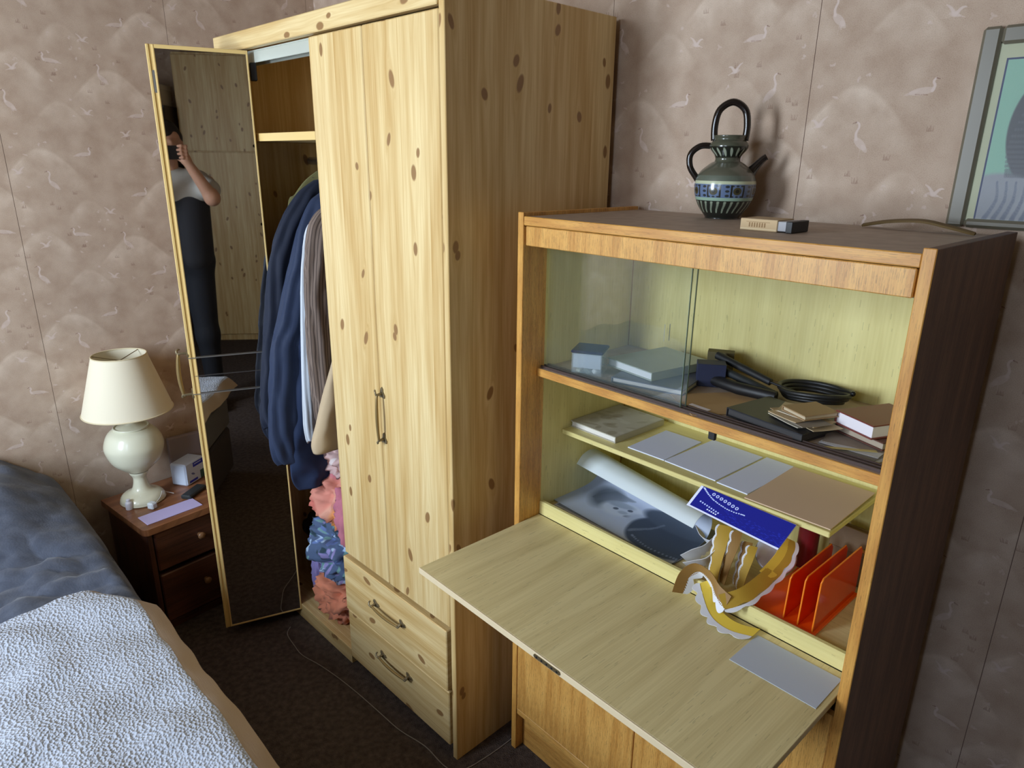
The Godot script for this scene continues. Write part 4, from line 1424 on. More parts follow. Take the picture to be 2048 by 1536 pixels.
# ---------------------------------------------------------------- nightstand, lamp and what lies on it
func nightstand() -> void:
	var mah := textured(veneer(51, c8(104, 64, 48), c8(70, 42, 34), 0.8, 900), 1.0 / 0.3, 1.0 / 0.5, 0.35, 0.5)
	var top := textured(veneer(52, c8(158, 106, 70), c8(120, 76, 50), 0.8, 900), 1.0 / 0.3, 1.0 / 0.5, 0.3, 0.5)
	var N := thing("nightstand", "dark brown wooden nightstand with two drawers beside the bed", "nightstand", Vector3(-1.118, 0, 0.412), 0.11)
	flat_box("side_panel", mah, N, Vector3(-0.335, 0.0, -0.032), Vector3(-0.02, 0.395, -0.014), 0.002)
	flat_box("side_panel", mah, N, Vector3(-0.335, 0.0, -0.386), Vector3(-0.02, 0.395, -0.368), 0.002)
	flat_box("back_panel", mah, N, Vector3(-0.335, 0.0, -0.368), Vector3(-0.327, 0.395, -0.032), 0.001)
	var b := MB.new()
	var pts := PackedVector2Array()
	for q: Array in [[-0.345, 0.0], [-0.345, -0.40]]:
		pts.append(Vector2(q[0], q[1]))
	for k in 7:
		var a := -PI / 2 + PI / 2 * k / 6.0
		pts.append(Vector2(-0.02 + 0.02 * cos(a), -0.38 + 0.02 * sin(a)))
	for k in 7:
		var a := PI / 2 * k / 6.0
		pts.append(Vector2(-0.02 + 0.02 * cos(a), -0.02 + 0.02 * sin(a)))
	b.xf = Transform3D(Basis(Vector3(1, 0, 0), Vector3(0, 0, 1), Vector3(0, 1, 0)), Vector3.ZERO)
	b.prism(pts, 0.397, 0.420, 1.0)
	put("table_top", b, top, N)
	flat_box("rail", mah, N, Vector3(-0.05, 0.0, -0.368), Vector3(-0.022, 0.03, -0.032), 0.001, 2)
	for q: Array in [[0.243, 0.388], [0.036, 0.226]]:
		var d := Node3D.new()
		d.name = "drawer"
		N.add_child(d, true)
		flat_box("drawer_front", mah, d, Vector3(-0.032, q[0], -0.366), Vector3(-0.012, q[1], -0.034), 0.004, 2)
		flat_box("drawer_box", mah, d, Vector3(-0.32, q[0] + 0.01, -0.36), Vector3(-0.033, q[1] - 0.02, -0.04), 0.002, 2)
		b = MB.new()
		b.xf = Transform3D(Basis(Vector3(0, 0, 1), Vector3(1, 0, 0), Vector3(0, 1, 0)), Vector3(-0.012, (q[0] + q[1]) * 0.5 + 0.01, -0.185))
		b.lathe([Vector2(0, 0), Vector2(0.008, 0), Vector2(0.006, 0.008), Vector2(0.012, 0.014), Vector2(0.013, 0.019), Vector2(0.008, 0.023), Vector2(0, 0.024)], 18)
		put("knob", b, mat(c8(150, 110, 76), 0.3), d)


func table_lamp() -> void:
	var o := thing("table_lamp", "cream ceramic table lamp with pale fabric shade on the nightstand", "lamp", Vector3(-1.365, 0.4205, 0.335))
	var cer := mat(c8(232, 230, 204), 0.18)
	cer.clearcoat_enabled = true
	var b := MB.new()
	b.lathe(smooth([Vector2(0.0, 0.0), Vector2(0.068, 0.0), Vector2(0.074, 0.008), Vector2(0.070, 0.020), Vector2(0.060, 0.030), Vector2(0.036, 0.042), Vector2(0.026, 0.060), Vector2(0.022, 0.088), Vector2(0.030, 0.106), Vector2(0.032, 0.114)], 5), 40)
	put("foot", b, cer, o)
	b = MB.new()
	b.lathe(smooth([Vector2(0.030, 0.114), Vector2(0.048, 0.128), Vector2(0.078, 0.158), Vector2(0.094, 0.200), Vector2(0.094, 0.228), Vector2(0.080, 0.262), Vector2(0.056, 0.282), Vector2(0.034, 0.292), Vector2(0.020, 0.300), Vector2(0.016, 0.315)], 6), 48)
	put("body", b, cer, o)
	b = MB.new()
	var ring := []
	for k in 40:
		ring.append(Vector3(0.055 * cos(TAU * k / 40), 0.284, 0.055 * sin(TAU * k / 40)))
	b.tube(ring, 0.004, 8, true)
	put("collar_ring", b, cer, o)
	b = MB.new()
	b.lathe([Vector2(0, 0.312), Vector2(0.014, 0.312), Vector2(0.014, 0.365), Vector2(0.018, 0.367), Vector2(0.018, 0.405), Vector2(0, 0.407)], 18)
	put("socket", b, mat(c8(216, 196, 140), 0.4), o)
	b = MB.new()
	b.lathe(smooth([Vector2(0, 0.405), Vector2(0.013, 0.408), Vector2(0.028, 0.44), Vector2(0.026, 0.468), Vector2(0.0, 0.482)], 5), 20)
	put("unlit_bulb", b, mat(c8(236, 236, 230), 0.1), o)
	var shade := mat(c8(238, 228, 202), 0.8)
	shade.backlight_enabled = true
	shade.backlight = Color(0.16, 0.14, 0.11)
	b = MB.new()
	b.lathe([Vector2(0.1425, 0.345), Vector2(0.0845, 0.546), Vector2(0.0832, 0.546), Vector2(0.1410, 0.345), Vector2(0.1425, 0.345)], 64)
	put("shade", b, shade, o)
	for q: Array in [[0.1425, 0.3455], [0.0842, 0.5455]]:
		b = MB.new()
		ring = []
		for k in 64:
			ring.append(Vector3(q[0] * cos(TAU * k / 64), q[1], q[0] * sin(TAU * k / 64)))
		b.tube(ring, 0.0022, 6, true)
		put("shade_trim", b, mat(c8(222, 208, 172), 0.8), o)
	b = MB.new()
	for k in 3:
		var a := k * TAU / 3
		b.tube([Vector3(0, 0.525, 0), Vector3(0.083 * cos(a), 0.543, 0.083 * sin(a))], 0.0015, 5)
	b.tube([Vector3(0, 0.407, 0), Vector3(0, 0.527, 0)], 0.002, 5)
	put("shade_carrier", b, M.brass, o)


func nightstand_items() -> void:
	var Y := 0.4203
	var b := MB.new()
	b.xf = Transform3D(Basis(Vector3.UP, 0.1), Vector3(-1.200, Y, 0.297))
	b.box(Vector3(-0.038, 0, -0.096), Vector3(0.038, 0.003, 0.096), 0.001, 2)
	tag(put("lilac_notepad", b, mat(c8(198, 188, 234), 0.7)), "long pale lilac notepad lying at the nightstand front", "notepad")
	b = MB.new()
	b.xf = Transform3D(Basis(Vector3.UP, 0.62), Vector3(-1.285, Y, 0.185))
	b.box(Vector3(-0.02, 0, -0.05), Vector3(0.02, 0.016, 0.05), 0.004, 2)
	tag(put("black_remote", b, mat(c8(38, 44, 46), 0.5)), "small black remote control behind the lilac notepad", "remote control")
	# tissue pack with blue print
	var cv := canvas(128, 128, c8(206, 220, 244))
	frect(cv, 50, 6, 128, 34, c8(30, 44, 186))
	frect(cv, 58, 14, 110, 20, c8(190, 200, 244))
	frect(cv, 14, 108, 74, 122, c8(34, 48, 190))
	ell(cv, 44, 72, 12, 5, 0.6, c8(70, 84, 150), 0.8, 0.3)
	frect(cv, 96, 76, 128, 128, c8(52, 90, 84))
	var o := thing("medicine_carton", "white carton with blue print standing on nightstand behind the lamp", "carton", Vector3(-1.405, Y, 0.148), 0.55)
	flat_box("carton_body", mat(c8(210, 222, 242), 0.5), o, Vector3(-0.045, 0, -0.05), Vector3(0.025, 0.088, 0.055), 0.006)
	b = MB.new()
	b.quad(Vector3(0.0255, 0.004, 0.051), Vector3(0.0255, 0.004, -0.046), Vector3(0.0255, 0.084, -0.046), Vector3(0.0255, 0.084, 0.051), Vector3(1, 0, 0), Vector2(0, 1), Vector2(1, 1), Vector2(1, 0), Vector2(0, 0))
	put("printed_face", b, textured(ctex(cv), 1, 1, 0.5), o)
	o = flat_box("grey_card_box", mat(c8(150, 138, 140), 0.8), null, Vector3(-1.485, Y, 0.03), Vector3(-1.462, 0.585, 0.195), 0.003)
	tag(o, "flat grey box standing upright against the wall behind the carton", "box")
	# small bottle and plug by the lamp foot
	b = MB.new()
	b.xf = Transform3D(Basis(), Vector3(-1.318, Y, 0.395))
	b.lathe(smooth([Vector2(0, 0), Vector2(0.010, 0.0), Vector2(0.012, 0.003), Vector2(0.012, 0.024), Vector2(0.007, 0.030), Vector2(0.007, 0.038), Vector2(0, 0.039)], 3), 18)
	tag(put("white_dropper_bottle", b, mat(c8(226, 226, 236), 0.3)), "tiny white dropper bottle standing in front of the lamp foot", "bottle")
	o = thing("white_plug_adapter", "small white plug adapter with thin cable beside the lamp foot", "plug", Vector3(-1.268, Y, 0.335), 0.5)
	flat_box("plug_body", mat(c8(220, 228, 234), 0.35), o, Vector3(-0.013, 0, -0.012), Vector3(0.013, 0.024, 0.012), 0.004)
	b = MB.new()
	b.tube(smooth([Vector3(0.0, 0.012, -0.012), Vector3(-0.004, 0.02, -0.04), Vector3(-0.016, 0.028, -0.066), Vector3(-0.03, 0.024, -0.084), Vector3(-0.03, 0.010, -0.104), Vector3(-0.012, 0.002, -0.116)], 6), 0.0014, 6)
	put("plug_cable", b, mat(c8(226, 226, 222), 0.5), o)


# ---------------------------------------------------------------- bed
func bed() -> void:
	var o := thing("bed", "dark divan bed along the wall, covered by bedding", "bed", Vector3(-0.51, 0, 1.30))
	flat_box("divan_base", mat(c8(54, 50, 58), 0.9), o, Vector3(-0.965, 0.03, -0.72), Vector3(0.94, 0.26, 0.72), 0.01, 0)
	flat_box("mattress", mat(c8(90, 92, 104), 0.9), o, Vector3(-0.965, 0.26, -0.73), Vector3(0.945, 0.455, 0.73), 0.03, 0)
	var n1 := noise(5.0, 61, 3)
	var n2 := noise(2.2, 62, 2)
	var blue := bump(textured(mottle(c8(94, 99, 112), c8(76, 81, 94), 0.04, 65), 3, 3, 0.85, 0.2), 0.28, 66, 0.08)
	blue.rim_enabled = true
	blue.rim = 0.35
	var rows := []
	var b := MB.new()
	# duvet: a height field that falls over the bed's side
	rows = []
	var NX := 70
	var NZ := 76
	for i in NX:
		var r := []
		var x := lerpf(-1.485, -0.52, i / (NX - 1.0))
		for j in NZ:
			var s := lerpf(-0.16, 1.45, pow(j / (NZ - 1.0), 1.5))  # arc length from the bed's side edge inwards
			var hump := 0.150 * smoothstep(-0.93, -1.32, x) * smoothstep(-0.05, 0.22, s)
			var slope := 0.035 * smoothstep(-0.75, -1.1, x)
			var y := 0.468 + hump + slope
			var z := 0.548 + s
			if s < 0.05:
				var q := 0.05 - s
				z = 0.598 - 0.055 * (1.0 - exp(-q / 0.05)) - 0.10 * maxf(0.0, q - 0.05) * 0.2
				y -= q * q / (q + 0.06) * 0.95
			var fold := n1.get_noise_3d(x * 1.6, s * 0.6, 4.0) * 0.016 + n2.get_noise_3d(x * 4.0, s * 3.0, 0.0) * 0.018
			fold += 0.006 * absf(n1.get_noise_3d(x * 3.0 + s, s * 4.0 - x, 9.0)) * 3.0
			fold += 0.014 * sin((x * 0.9 + s * 0.7) * 34.0 + 3.0 * n2.get_noise_2d(x * 3.0, s * 3.0)) * smoothstep(-0.62, -0.85, x) * smoothstep(-1.15, -0.95, x) * smoothstep(0.5, 0.1, s)
			r.append(Vector3(x, y + fold, z + fold * 0.4))
		rows.append(r)
	b = MB.new()
	b.sheet(rows, 0.02)
	var du := put("duvet", b, blue)
	tag(du, "slate blue crumpled duvet covering the head half of the bed", "duvet")
	# fleece blanket with tan binding
	var fleece := textured(mottle(c8(197, 202, 212), c8(172, 179, 193), 0.09, 71), 5.2, 5.2, 0.95, 0.1)
	bump(fleece, 0.06, 72, 0.42, 512, 2, true)
	var fr := []
	var bd := []
	NX = 60
	for i in NX:
		var x := lerpf(-0.715, 0.52, i / (NX - 1.0))
		var r := []
		var r2 := []
		for j in 64:
			var s := lerpf(0.0, 1.45, pow(j / 63.0, 1.4))
			r.append(blanket_at(x, s + 0.052, n2))
		for j in 9:
			r2.append(blanket_at(x, lerpf(-0.012, 0.054, j / 8.0), n2) + Vector3(0, 0.0015, 0))
		fr.append(r)
		bd.append(r2)
	var bl := thing("fleece_blanket", "off white curly fleece blanket with tan binding spread over the bed", "blanket")
	b = MB.new()
	b.sheet(fr, 0.016)
	for i in b.t.size():
		b.t[i] = Vector2(b.v[i].x, b.v[i].z)
	put("fleece", b, fleece, bl)
	b = MB.new()
	b.sheet(bd, 0.012)
	put("binding", b, bump(mat(c8(178, 162, 148), 0.85), 0.1, 73, 0.05), bl)


func blanket_at(x: float, s: float, n2: FastNoiseLite) -> Vector3:
	var y := 0.500 + 0.014 * n2.get_noise_2d(x * 2.0, s * 2.0) + 0.010 * smoothstep(0.1, 0.6, s)
	# rounds up over the corner by the duvet and down over the side
	y += 0.012 * smoothstep(-0.5, -0.72, x)
	var z := 0.528 + s + 0.012 * n2.get_noise_1d(x * 1.5)
	z += 0.075 * smoothstep(-0.58, -0.72, x)
	if s < 0.075:
		var q := 0.075 - s
		y -= q * q / (q + 0.05) * 0.75
		z += q * 0.30
	return Vector3(x + 0.02 * sin(s * 3.0) * smoothstep(-0.5, -0.72, x), y, z)


# ---------------------------------------------------------------- clothes
func garment(called: String, label: String, xc: float, front: Array, back: float, thick: float, folds: float, seed_: int, m: Material, bottom_round := 0.012, sleeve := 0.0) -> Node3D:
	# front: (y, z) points of the front outline from shoulder to hem; the garment hangs in a y-z plane
	var o := thing(called, label, "clothing", Vector3(xc, 0, -0.28), 0.0, "clothes hanging in the wardrobe")
	var nz := noise(3.0, seed_, 2)
	var pts := []
	for p: Array in front:
		pts.append(Vector2(p[0], p[1]))
	var line := smooth(pts, 5)
	var top: float = line[0].x
	var bot: float = line[line.size() - 1].x
	var rows := []
	var N := line.size()
	for i in N:
		var y: float = line[i].x
		var zf: float = line[i].y + 0.28 - sleeve * 0.8
		var k := (top - y) / maxf(0.01, top - bot)
		var zb: float = lerpf(-0.06, back + 0.28, smoothstep(0.0, 0.22, k))
		var th := thick * (0.35 + 0.65 * smoothstep(0.0, 0.3, k))
		if i > N - 3:
			th *= 0.9
		var r := []
		for j in 72:
			var a := TAU * j / 72.0
			var cz := cos(a)
			var sx := sin(a)
			var z := lerpf(zb, zf, 0.5 + 0.5 * signf(cz) * pow(absf(cz), 0.65))
			var amp := folds * (0.35 + 0.65 * smoothstep(0.05, 0.6, k))
			var w := z * 52.0 + 5.0 * nz.get_noise_2d(y * 1.2, seed_) + 1.5 * nz.get_noise_2d(y * 3.0, z * 2.0)
			var f := amp * (sin(w) * 0.6 + 0.5 * sin(w * 0.43 + 2.0))
			var x := signf(sx) * pow(absf(sx), 0.6) * th + f * signf(sx) * minf(1.0, absf(sx) * 2.0) 
			r.append(Vector3(x, y, z))
		rows.append(r)
	var cap0 := []
	var cap1 := []
	var c0 := Vector3()
	var c1 := Vector3()
	for j in 72:
		c0 += rows[0][j] / 72.0
		c1 += rows[N - 1][j] / 72.0
	for j in 72:
		cap0.append(c0 + Vector3(0, bottom_round, 0))
		cap1.append(c1 - Vector3(0, bottom_round * 0.3, 0))
	rows.push_front(cap0)
	rows.append(cap1)
	var b := MB.new()
	b.grid(rows, true, false, 3.0, 3.0)
	put("cloth", b, m, o)
	if sleeve > 0.0:
		var sr := []
		for i in N:
			var k := float(i) / (N - 1)
			var rz := sleeve * lerpf(0.72, 1.0, smoothstep(0.0, 0.25, k)) * lerpf(1.0, 0.82, k)
			var rx := rz * 0.62
			var y: float = line[i].x
			var z: float = line[i].y + 0.28 - rz
			var row := []
			for j in 40:
				var a := TAU * j / 40.0
				var wr := 1.0 + 0.10 * nz.get_noise_3d(cos(a) * 0.5, y * 6.0, sin(a) * 0.5) + 0.05 * sin(y * 70.0 + 2.5 * cos(a + k * 5.0) + 4.0 * nz.get_noise_2d(y * 2.0, 9.0)) * smoothstep(0.15, 0.6, k)
				wr += 0.11 * sin(a * 7.0 + 3.0 * nz.get_noise_2d(y * 1.5, 3.0) + y * 4.0) * smoothstep(0.02, 0.3, k)
				row.append(Vector3(thick * 0.75 + rx * sin(a) * wr, y + 0.006 * sin(a * 2.0) * k, z + rz * cos(a) * minf(wr, 1.06)))
			sr.append(row)
		var e0 := []
		var e1 := []
		for j in 40:
			e0.append(Vector3(thick * 0.75, line[0].x + 0.004, line[0].y + 0.28 - sleeve * 0.7))
			e1.append(Vector3(thick * 0.75, line[N - 1].x + 0.012, line[N - 1].y + 0.28 - sleeve * 0.8))
		sr.push_front(e0)
		sr.append(e1)
		var sb := MB.new()
		sb.grid(sr, true, false, 2.0, 3.0)
		put("sleeve", sb, m, o)
	# hanger: hook and arms
	b = MB.new()
	b.tube(smooth([Vector3(0, top + 0.01, 0.0), Vector3(0, 1.575, 0), Vector3(0, 1.6, 0.016), Vector3(0, 1.617, 0), Vector3(0, 1.602, -0.017)], 5), 0.0022, 6)
	b.tube([Vector3(0, top + 0.01, 0.0), Vector3(0, top - 0.02, 0.10)], 0.004, 6)
	put("hanger", b, M.steel, o)
	return o


func crumple(called: String, label: String, at: Vector3, size: Vector3, seed_: int, m: Material, folds := 0.3) -> void:
	var nz := noise(1.3, seed_, 3)
	nz.fractal_type = FastNoiseLite.FRACTAL_RIDGED
	var nl := noise(0.9, seed_ + 3, 2)
	var rows := []
	for i in 41:
		var r := []
		var th := PI * i / 40.0
		for j in 64:
			var ph := TAU * j / 64.0
			var d := Vector3(sin(th) * cos(ph), cos(th), sin(th) * sin(ph))
			var q := Vector3(signf(d.x) * pow(absf(d.x), 0.8), signf(d.y) * pow(absf(d.y), 0.8), signf(d.z) * pow(absf(d.z), 0.8))
			var k := 1.0 + folds * (nz.get_noise_3dv(d * 1.4) * 0.7 - 0.25) + 0.25 * nl.get_noise_3dv(d * 1.2)
			var p := Vector3(q.x * size.x, q.y * size.y, q.z * size.z) * 0.5 * k
			p.y = maxf(p.y, -size.y * 0.5)
			r.append(p)
		rows.append(r)
	var b := MB.new()
	b.grid(rows, true, false, 2.0, 1.0)
	var o := put(called, b, m)
	o.position = at
	tag(o, label, "clothing", "clothes piled on the wardrobe floor")


func clothes() -> void:
	var ribbed := canvas(64, 8, c8(132, 116, 106))
	for k in 8:
		frect(ribbed, k * 8, 0, k * 8 + 3, 8, c8(94, 82, 76))
	var rib := textured(ctex(ribbed), 1.6, 1.0, 0.9, 0.1)
	var fab := func(c: Color, r := 0.85) -> StandardMaterial3D:
		var m := bump(mat(c, r, 0.0, 0.3), 0.3, 8, 0.02, 128)
		m.uv1_scale = Vector3(4, 4, 4)
		m.rim_enabled = true
		m.rim = 0.3
		return m
	garment("olive_shirt", "olive striped shirt shoulder at the far end of the rail", -0.90, [[1.57, -0.20], [1.54, -0.155], [1.50, -0.118], [1.46, -0.09], [1.2, -0.06], [0.8, -0.05]], -0.45, 0.018, 0.004, 3, fab.call(c8(150, 146, 100)))
	garment("dark_navy_coat", "very dark navy coat hanging farthest inside the wardrobe opening", -0.845, [[1.545, -0.15], [1.525, -0.115], [1.499, -0.085], [1.444, -0.040], [1.372, -0.002], [1.284, 0.026], [1.164, 0.048], [1.041, 0.068], [0.90, 0.090], [0.82, 0.098], [0.785, 0.090]], -0.44, 0.022, 0.010, 11, fab.call(c8(38, 43, 58), 0.7), 0.012, 0.05)
	garment("navy_jacket", "navy blue jacket whose long sleeve hangs out of the wardrobe", -0.79, [[1.525, -0.16], [1.505, -0.128], [1.481, -0.098], [1.417, -0.060], [1.33, -0.028], [1.242, 0.004], [1.139, 0.037], [1.05, 0.066], [0.894, 0.090], [0.763, 0.100], [0.70, 0.095], [0.672, 0.08]], -0.42, 0.022, 0.012, 12, fab.call(c8(48, 58, 82), 0.6), 0.012, 0.058)
	garment("navy_trousers", "dark blue trousers hanging lowest between navy jacket and white shirt", -0.755, [[1.40, -0.13], [1.30, -0.06], [1.1, -0.01], [0.888, 0.020], [0.725, 0.045], [0.64, 0.052], [0.60, 0.045], [0.575, 0.03]], -0.36, 0.016, 0.010, 13, fab.call(c8(44, 56, 84), 0.65))
	garment("white_shirt", "white shirt hanging between navy jacket and brown cardigan", -0.715, [[1.475, -0.13], [1.455, -0.095], [1.430, -0.056], [1.38, -0.033], [1.279, -0.016], [1.129, -0.002], [0.894, 0.014], [0.79, 0.018], [0.752, 0.010]], -0.40, 0.012, 0.006, 14, fab.call(c8(206, 212, 220)), 0.012, 0.022)
	garment("brown_cardigan", "brown ribbed cardigan hanging beside the white shirt", -0.662, [[1.51, -0.15], [1.49, -0.105], [1.470, -0.060], [1.44, -0.030], [1.40, -0.014], [1.30, 0.002], [1.2, 0.010], [1.063, 0.014], [0.90, 0.010], [0.82, 0.002]], -0.42, 0.022, 0.006, 15, rib, 0.012, 0.05)
	garment("tan_coat", "beige tan coat hem showing nearest the closed door", -0.602, [[1.50, -0.20], [1.40, -0.15], [1.25, -0.11], [1.08, -0.056], [1.0, -0.028], [0.92, 0.003], [0.847, 0.028], [0.79, 0.048], [0.757, 0.045]], -0.40, 0.024, 0.007, 16, fab.call(c8(196, 174, 142)))
	# pile on the wardrobe floor
	var print_ := canvas(128, 128, c8(70, 88, 120))
	for k in 130:
		ell(print_, rng.randf_range(0, 128), rng.randf_range(0, 128), rng.randf_range(2, 9), rng.randf_range(1.5, 4), rng.randf_range(0, 3), [c8(168, 190, 214), c8(34, 56, 66), c8(96, 120, 176), c8(108, 150, 146), c8(146, 136, 190)][k % 5], 0.9, 0.2)
	var pm := textured(ctex(print_), 1.5, 1.5, 0.8)
	var pk := canvas(96, 96, c8(216, 140, 122))
	for k in 40:
		ell(pk, rng.randf_range(0, 96), rng.randf_range(0, 96), rng.randf_range(3, 12), rng.randf_range(3, 8), rng.randf_range(0, 3), [c8(232, 176, 150), c8(206, 104, 92), c8(238, 152, 72), c8(196, 110, 130)][k % 4], 0.7, 0.4)
	var pkm := textured(ctex(pk), 1, 1, 0.8)
	var T := "clothes piled on the wardrobe floor"
	crumple("salmon_cloth", "salmon pink crumpled cloth lying lowest in the pile", Vector3(-0.70, 0.150, -0.130), Vector3(0.26, 0.185, 0.24), 31, fab.call(c8(214, 134, 104)), 0.5)
	crumple("dark_cloth", "black crumpled cloth deep behind the pile", Vector3(-0.92, 0.22, -0.26), Vector3(0.28, 0.33, 0.3), 37, fab.call(c8(44, 36, 44)), 0.4)
	crumple("patterned_blouse", "blue and teal patterned blouse lying across the pile", Vector3(-0.715, 0.320, -0.165), Vector3(0.30, 0.21, 0.30), 32, pm, 0.35)
	crumple("lilac_scarf", "lilac scarf edge beside the mirror at the pile's left", Vector3(-0.86, 0.215, -0.10), Vector3(0.08, 0.30, 0.10), 38, fab.call(c8(140, 130, 184)), 0.3)
	crumple("coral_blouse", "coral and orange printed blouse above the patterned blouse", Vector3(-0.745, 0.505, -0.17), Vector3(0.24, 0.22, 0.26), 33, pkm, 0.35)
	crumple("mauve_sweater", "mauve pink folded sweater next to the coral blouse", Vector3(-0.625, 0.480, -0.135), Vector3(0.13, 0.28, 0.20), 34, fab.call(c8(190, 116, 132)), 0.3)
	crumple("floral_cloth", "pale floral cloth with dark patches on top of the pile", Vector3(-0.715, 0.655, -0.16), Vector3(0.20, 0.13, 0.20), 35, textured(spots(), 1.5, 1.0, 0.8), 0.4)


func spots() -> ImageTexture:
	var cv := canvas(96, 96, c8(204, 170, 166))
	for k in 26:
		ell(cv, rng.randf_range(0, 96), rng.randf_range(0, 96), rng.randf_range(4, 13), rng.randf_range(3, 8), rng.randf_range(0, 3), [c8(92, 62, 60), c8(226, 214, 212), c8(150, 100, 88)][k % 3], 0.85, 0.3)
	return ctex(cv)


# ---------------------------------------------------------------- floor cord and what the mirror shows
func cord() -> void:
	var pts := []
	for q: Array in [[-0.860, 0.060], [-0.830, 0.087], [-0.758, 0.098], [-0.694, 0.102], [-0.609, 0.084], [-0.506, 0.070], [-0.401, 0.062], [-0.296, 0.058], [-0.199, 0.054], [-0.101, 0.036], [0.02, 0.03], [0.05, -0.08], [0.05, -0.3]]:
		pts.append(Vector3(q[0], 0.002, q[1]))
	var b := MB.new()
	b.tube(smooth(pts, 6), 0.0015, 6)
	tag(put("thin_cord", b, mat(c8(150, 142, 134), 0.6)), "thin pale cord lying across the dark carpet before the wardrobe", "cord")


func cupboard() -> void:
	var o := thing("pine_cupboard", "tall pine cupboard with upper and lower doors, seen in the mirror", "cupboard", Vector3(3.34, 0, 0.93))
	flat_box("carcass", M.pine, o, Vector3(0.0, 0, -0.65), Vector3(0.158, 2.42, 0.65), 0.002, 1, Vector2(0.1, 0.1))
	for q: Array in [[-0.648, -0.003], [0.003, 0.648]]:
		var up := flat_box("upper_door", M.pine, o, Vector3(-0.02, 1.655, q[0]), Vector3(-0.001, 2.40, q[1]), 0.002, 1, Vector2(q[0], 0.3))
		var lo := flat_box("lower_door", M.pine, o, Vector3(-0.02, 0.06, q[0]), Vector3(-0.001, 1.645, q[1]), 0.002, 1, Vector2(q[0] + 0.2, 0.3))
		for d: Array in [[up, 1.70], [lo, 1.05]]:
			var b := MB.new()
			b.xf = Transform3D(Basis(Vector3(0, 0, 1), Vector3(-1, 0, 0), Vector3(0, 1, 0)), Vector3(-0.02, d[1], signf(q[0] + q[1]) * 0.05))
			b.lathe([Vector2(0, 0), Vector2(0.006, 0), Vector2(0.005, 0.012), Vector2(0.013, 0.018), Vector2(0.010, 0.026), Vector2(0, 0.028)], 16)
			put("knob", b, M.brass, d[0])


func dark_cabinet() -> void:
	var wood := mat(c8(66, 54, 50), 0.5)
	var o := thing("dark_cabinet", "tall dark brown cabinet beside the pine cupboard, seen in the mirror", "cabinet", Vector3(3.30, 0, 1.95))
	flat_box("carcass", wood, o, Vector3(-0.18, 0, -0.34), Vector3(0.19, 2.0, 0.34), 0.003)
	for q: Array in [[-0.335, -0.003], [0.003, 0.335]]:
		var d := flat_box("cabinet_door", wood, o, Vector3(-0.2, 0.06, q[0]), Vector3(-0.181, 1.98, q[1]), 0.003)
		var b := MB.new()
		b.xf = Transform3D(Basis(Vector3(0, 0, 1), Vector3(-1, 0, 0), Vector3(0, 1, 0)), Vector3(-0.2, 1.0, signf(q[0] + q[1]) * 0.04))
		b.lathe([Vector2(0, 0), Vector2(0.006, 0), Vector2(0.005, 0.012), Vector2(0.013, 0.018), Vector2(0.010, 0.026), Vector2(0, 0.028)], 16)
		put("knob", b, M.brass, d)
	var x := thing("storage_box", "pale cardboard storage box on top of the dark cabinet, seen in the mirror", "box", Vector3(3.28, 2.001, 1.80))
	flat_box("carton", mat(c8(206, 196, 180), 0.8), x, Vector3(-0.13, 0, -0.16), Vector3(0.13, 0.12, 0.16), 0.002)
	flat_box("lid", mat(c8(214, 204, 190), 0.8), x, Vector3(-0.134, 0.12, -0.164), Vector3(0.134, 0.16, 0.164), 0.002)


# ---------------------------------------------------------------- the photographer, seen in the mirror
func cap_d(p: Vector3, a: Vector3, ba: Vector3, inv: float, ra: float, rb: float) -> float:
	var h := clampf((p - a).dot(ba) * inv, 0.0, 1.0)
	return (p - a - ba * h).length() - lerpf(ra, rb, h)


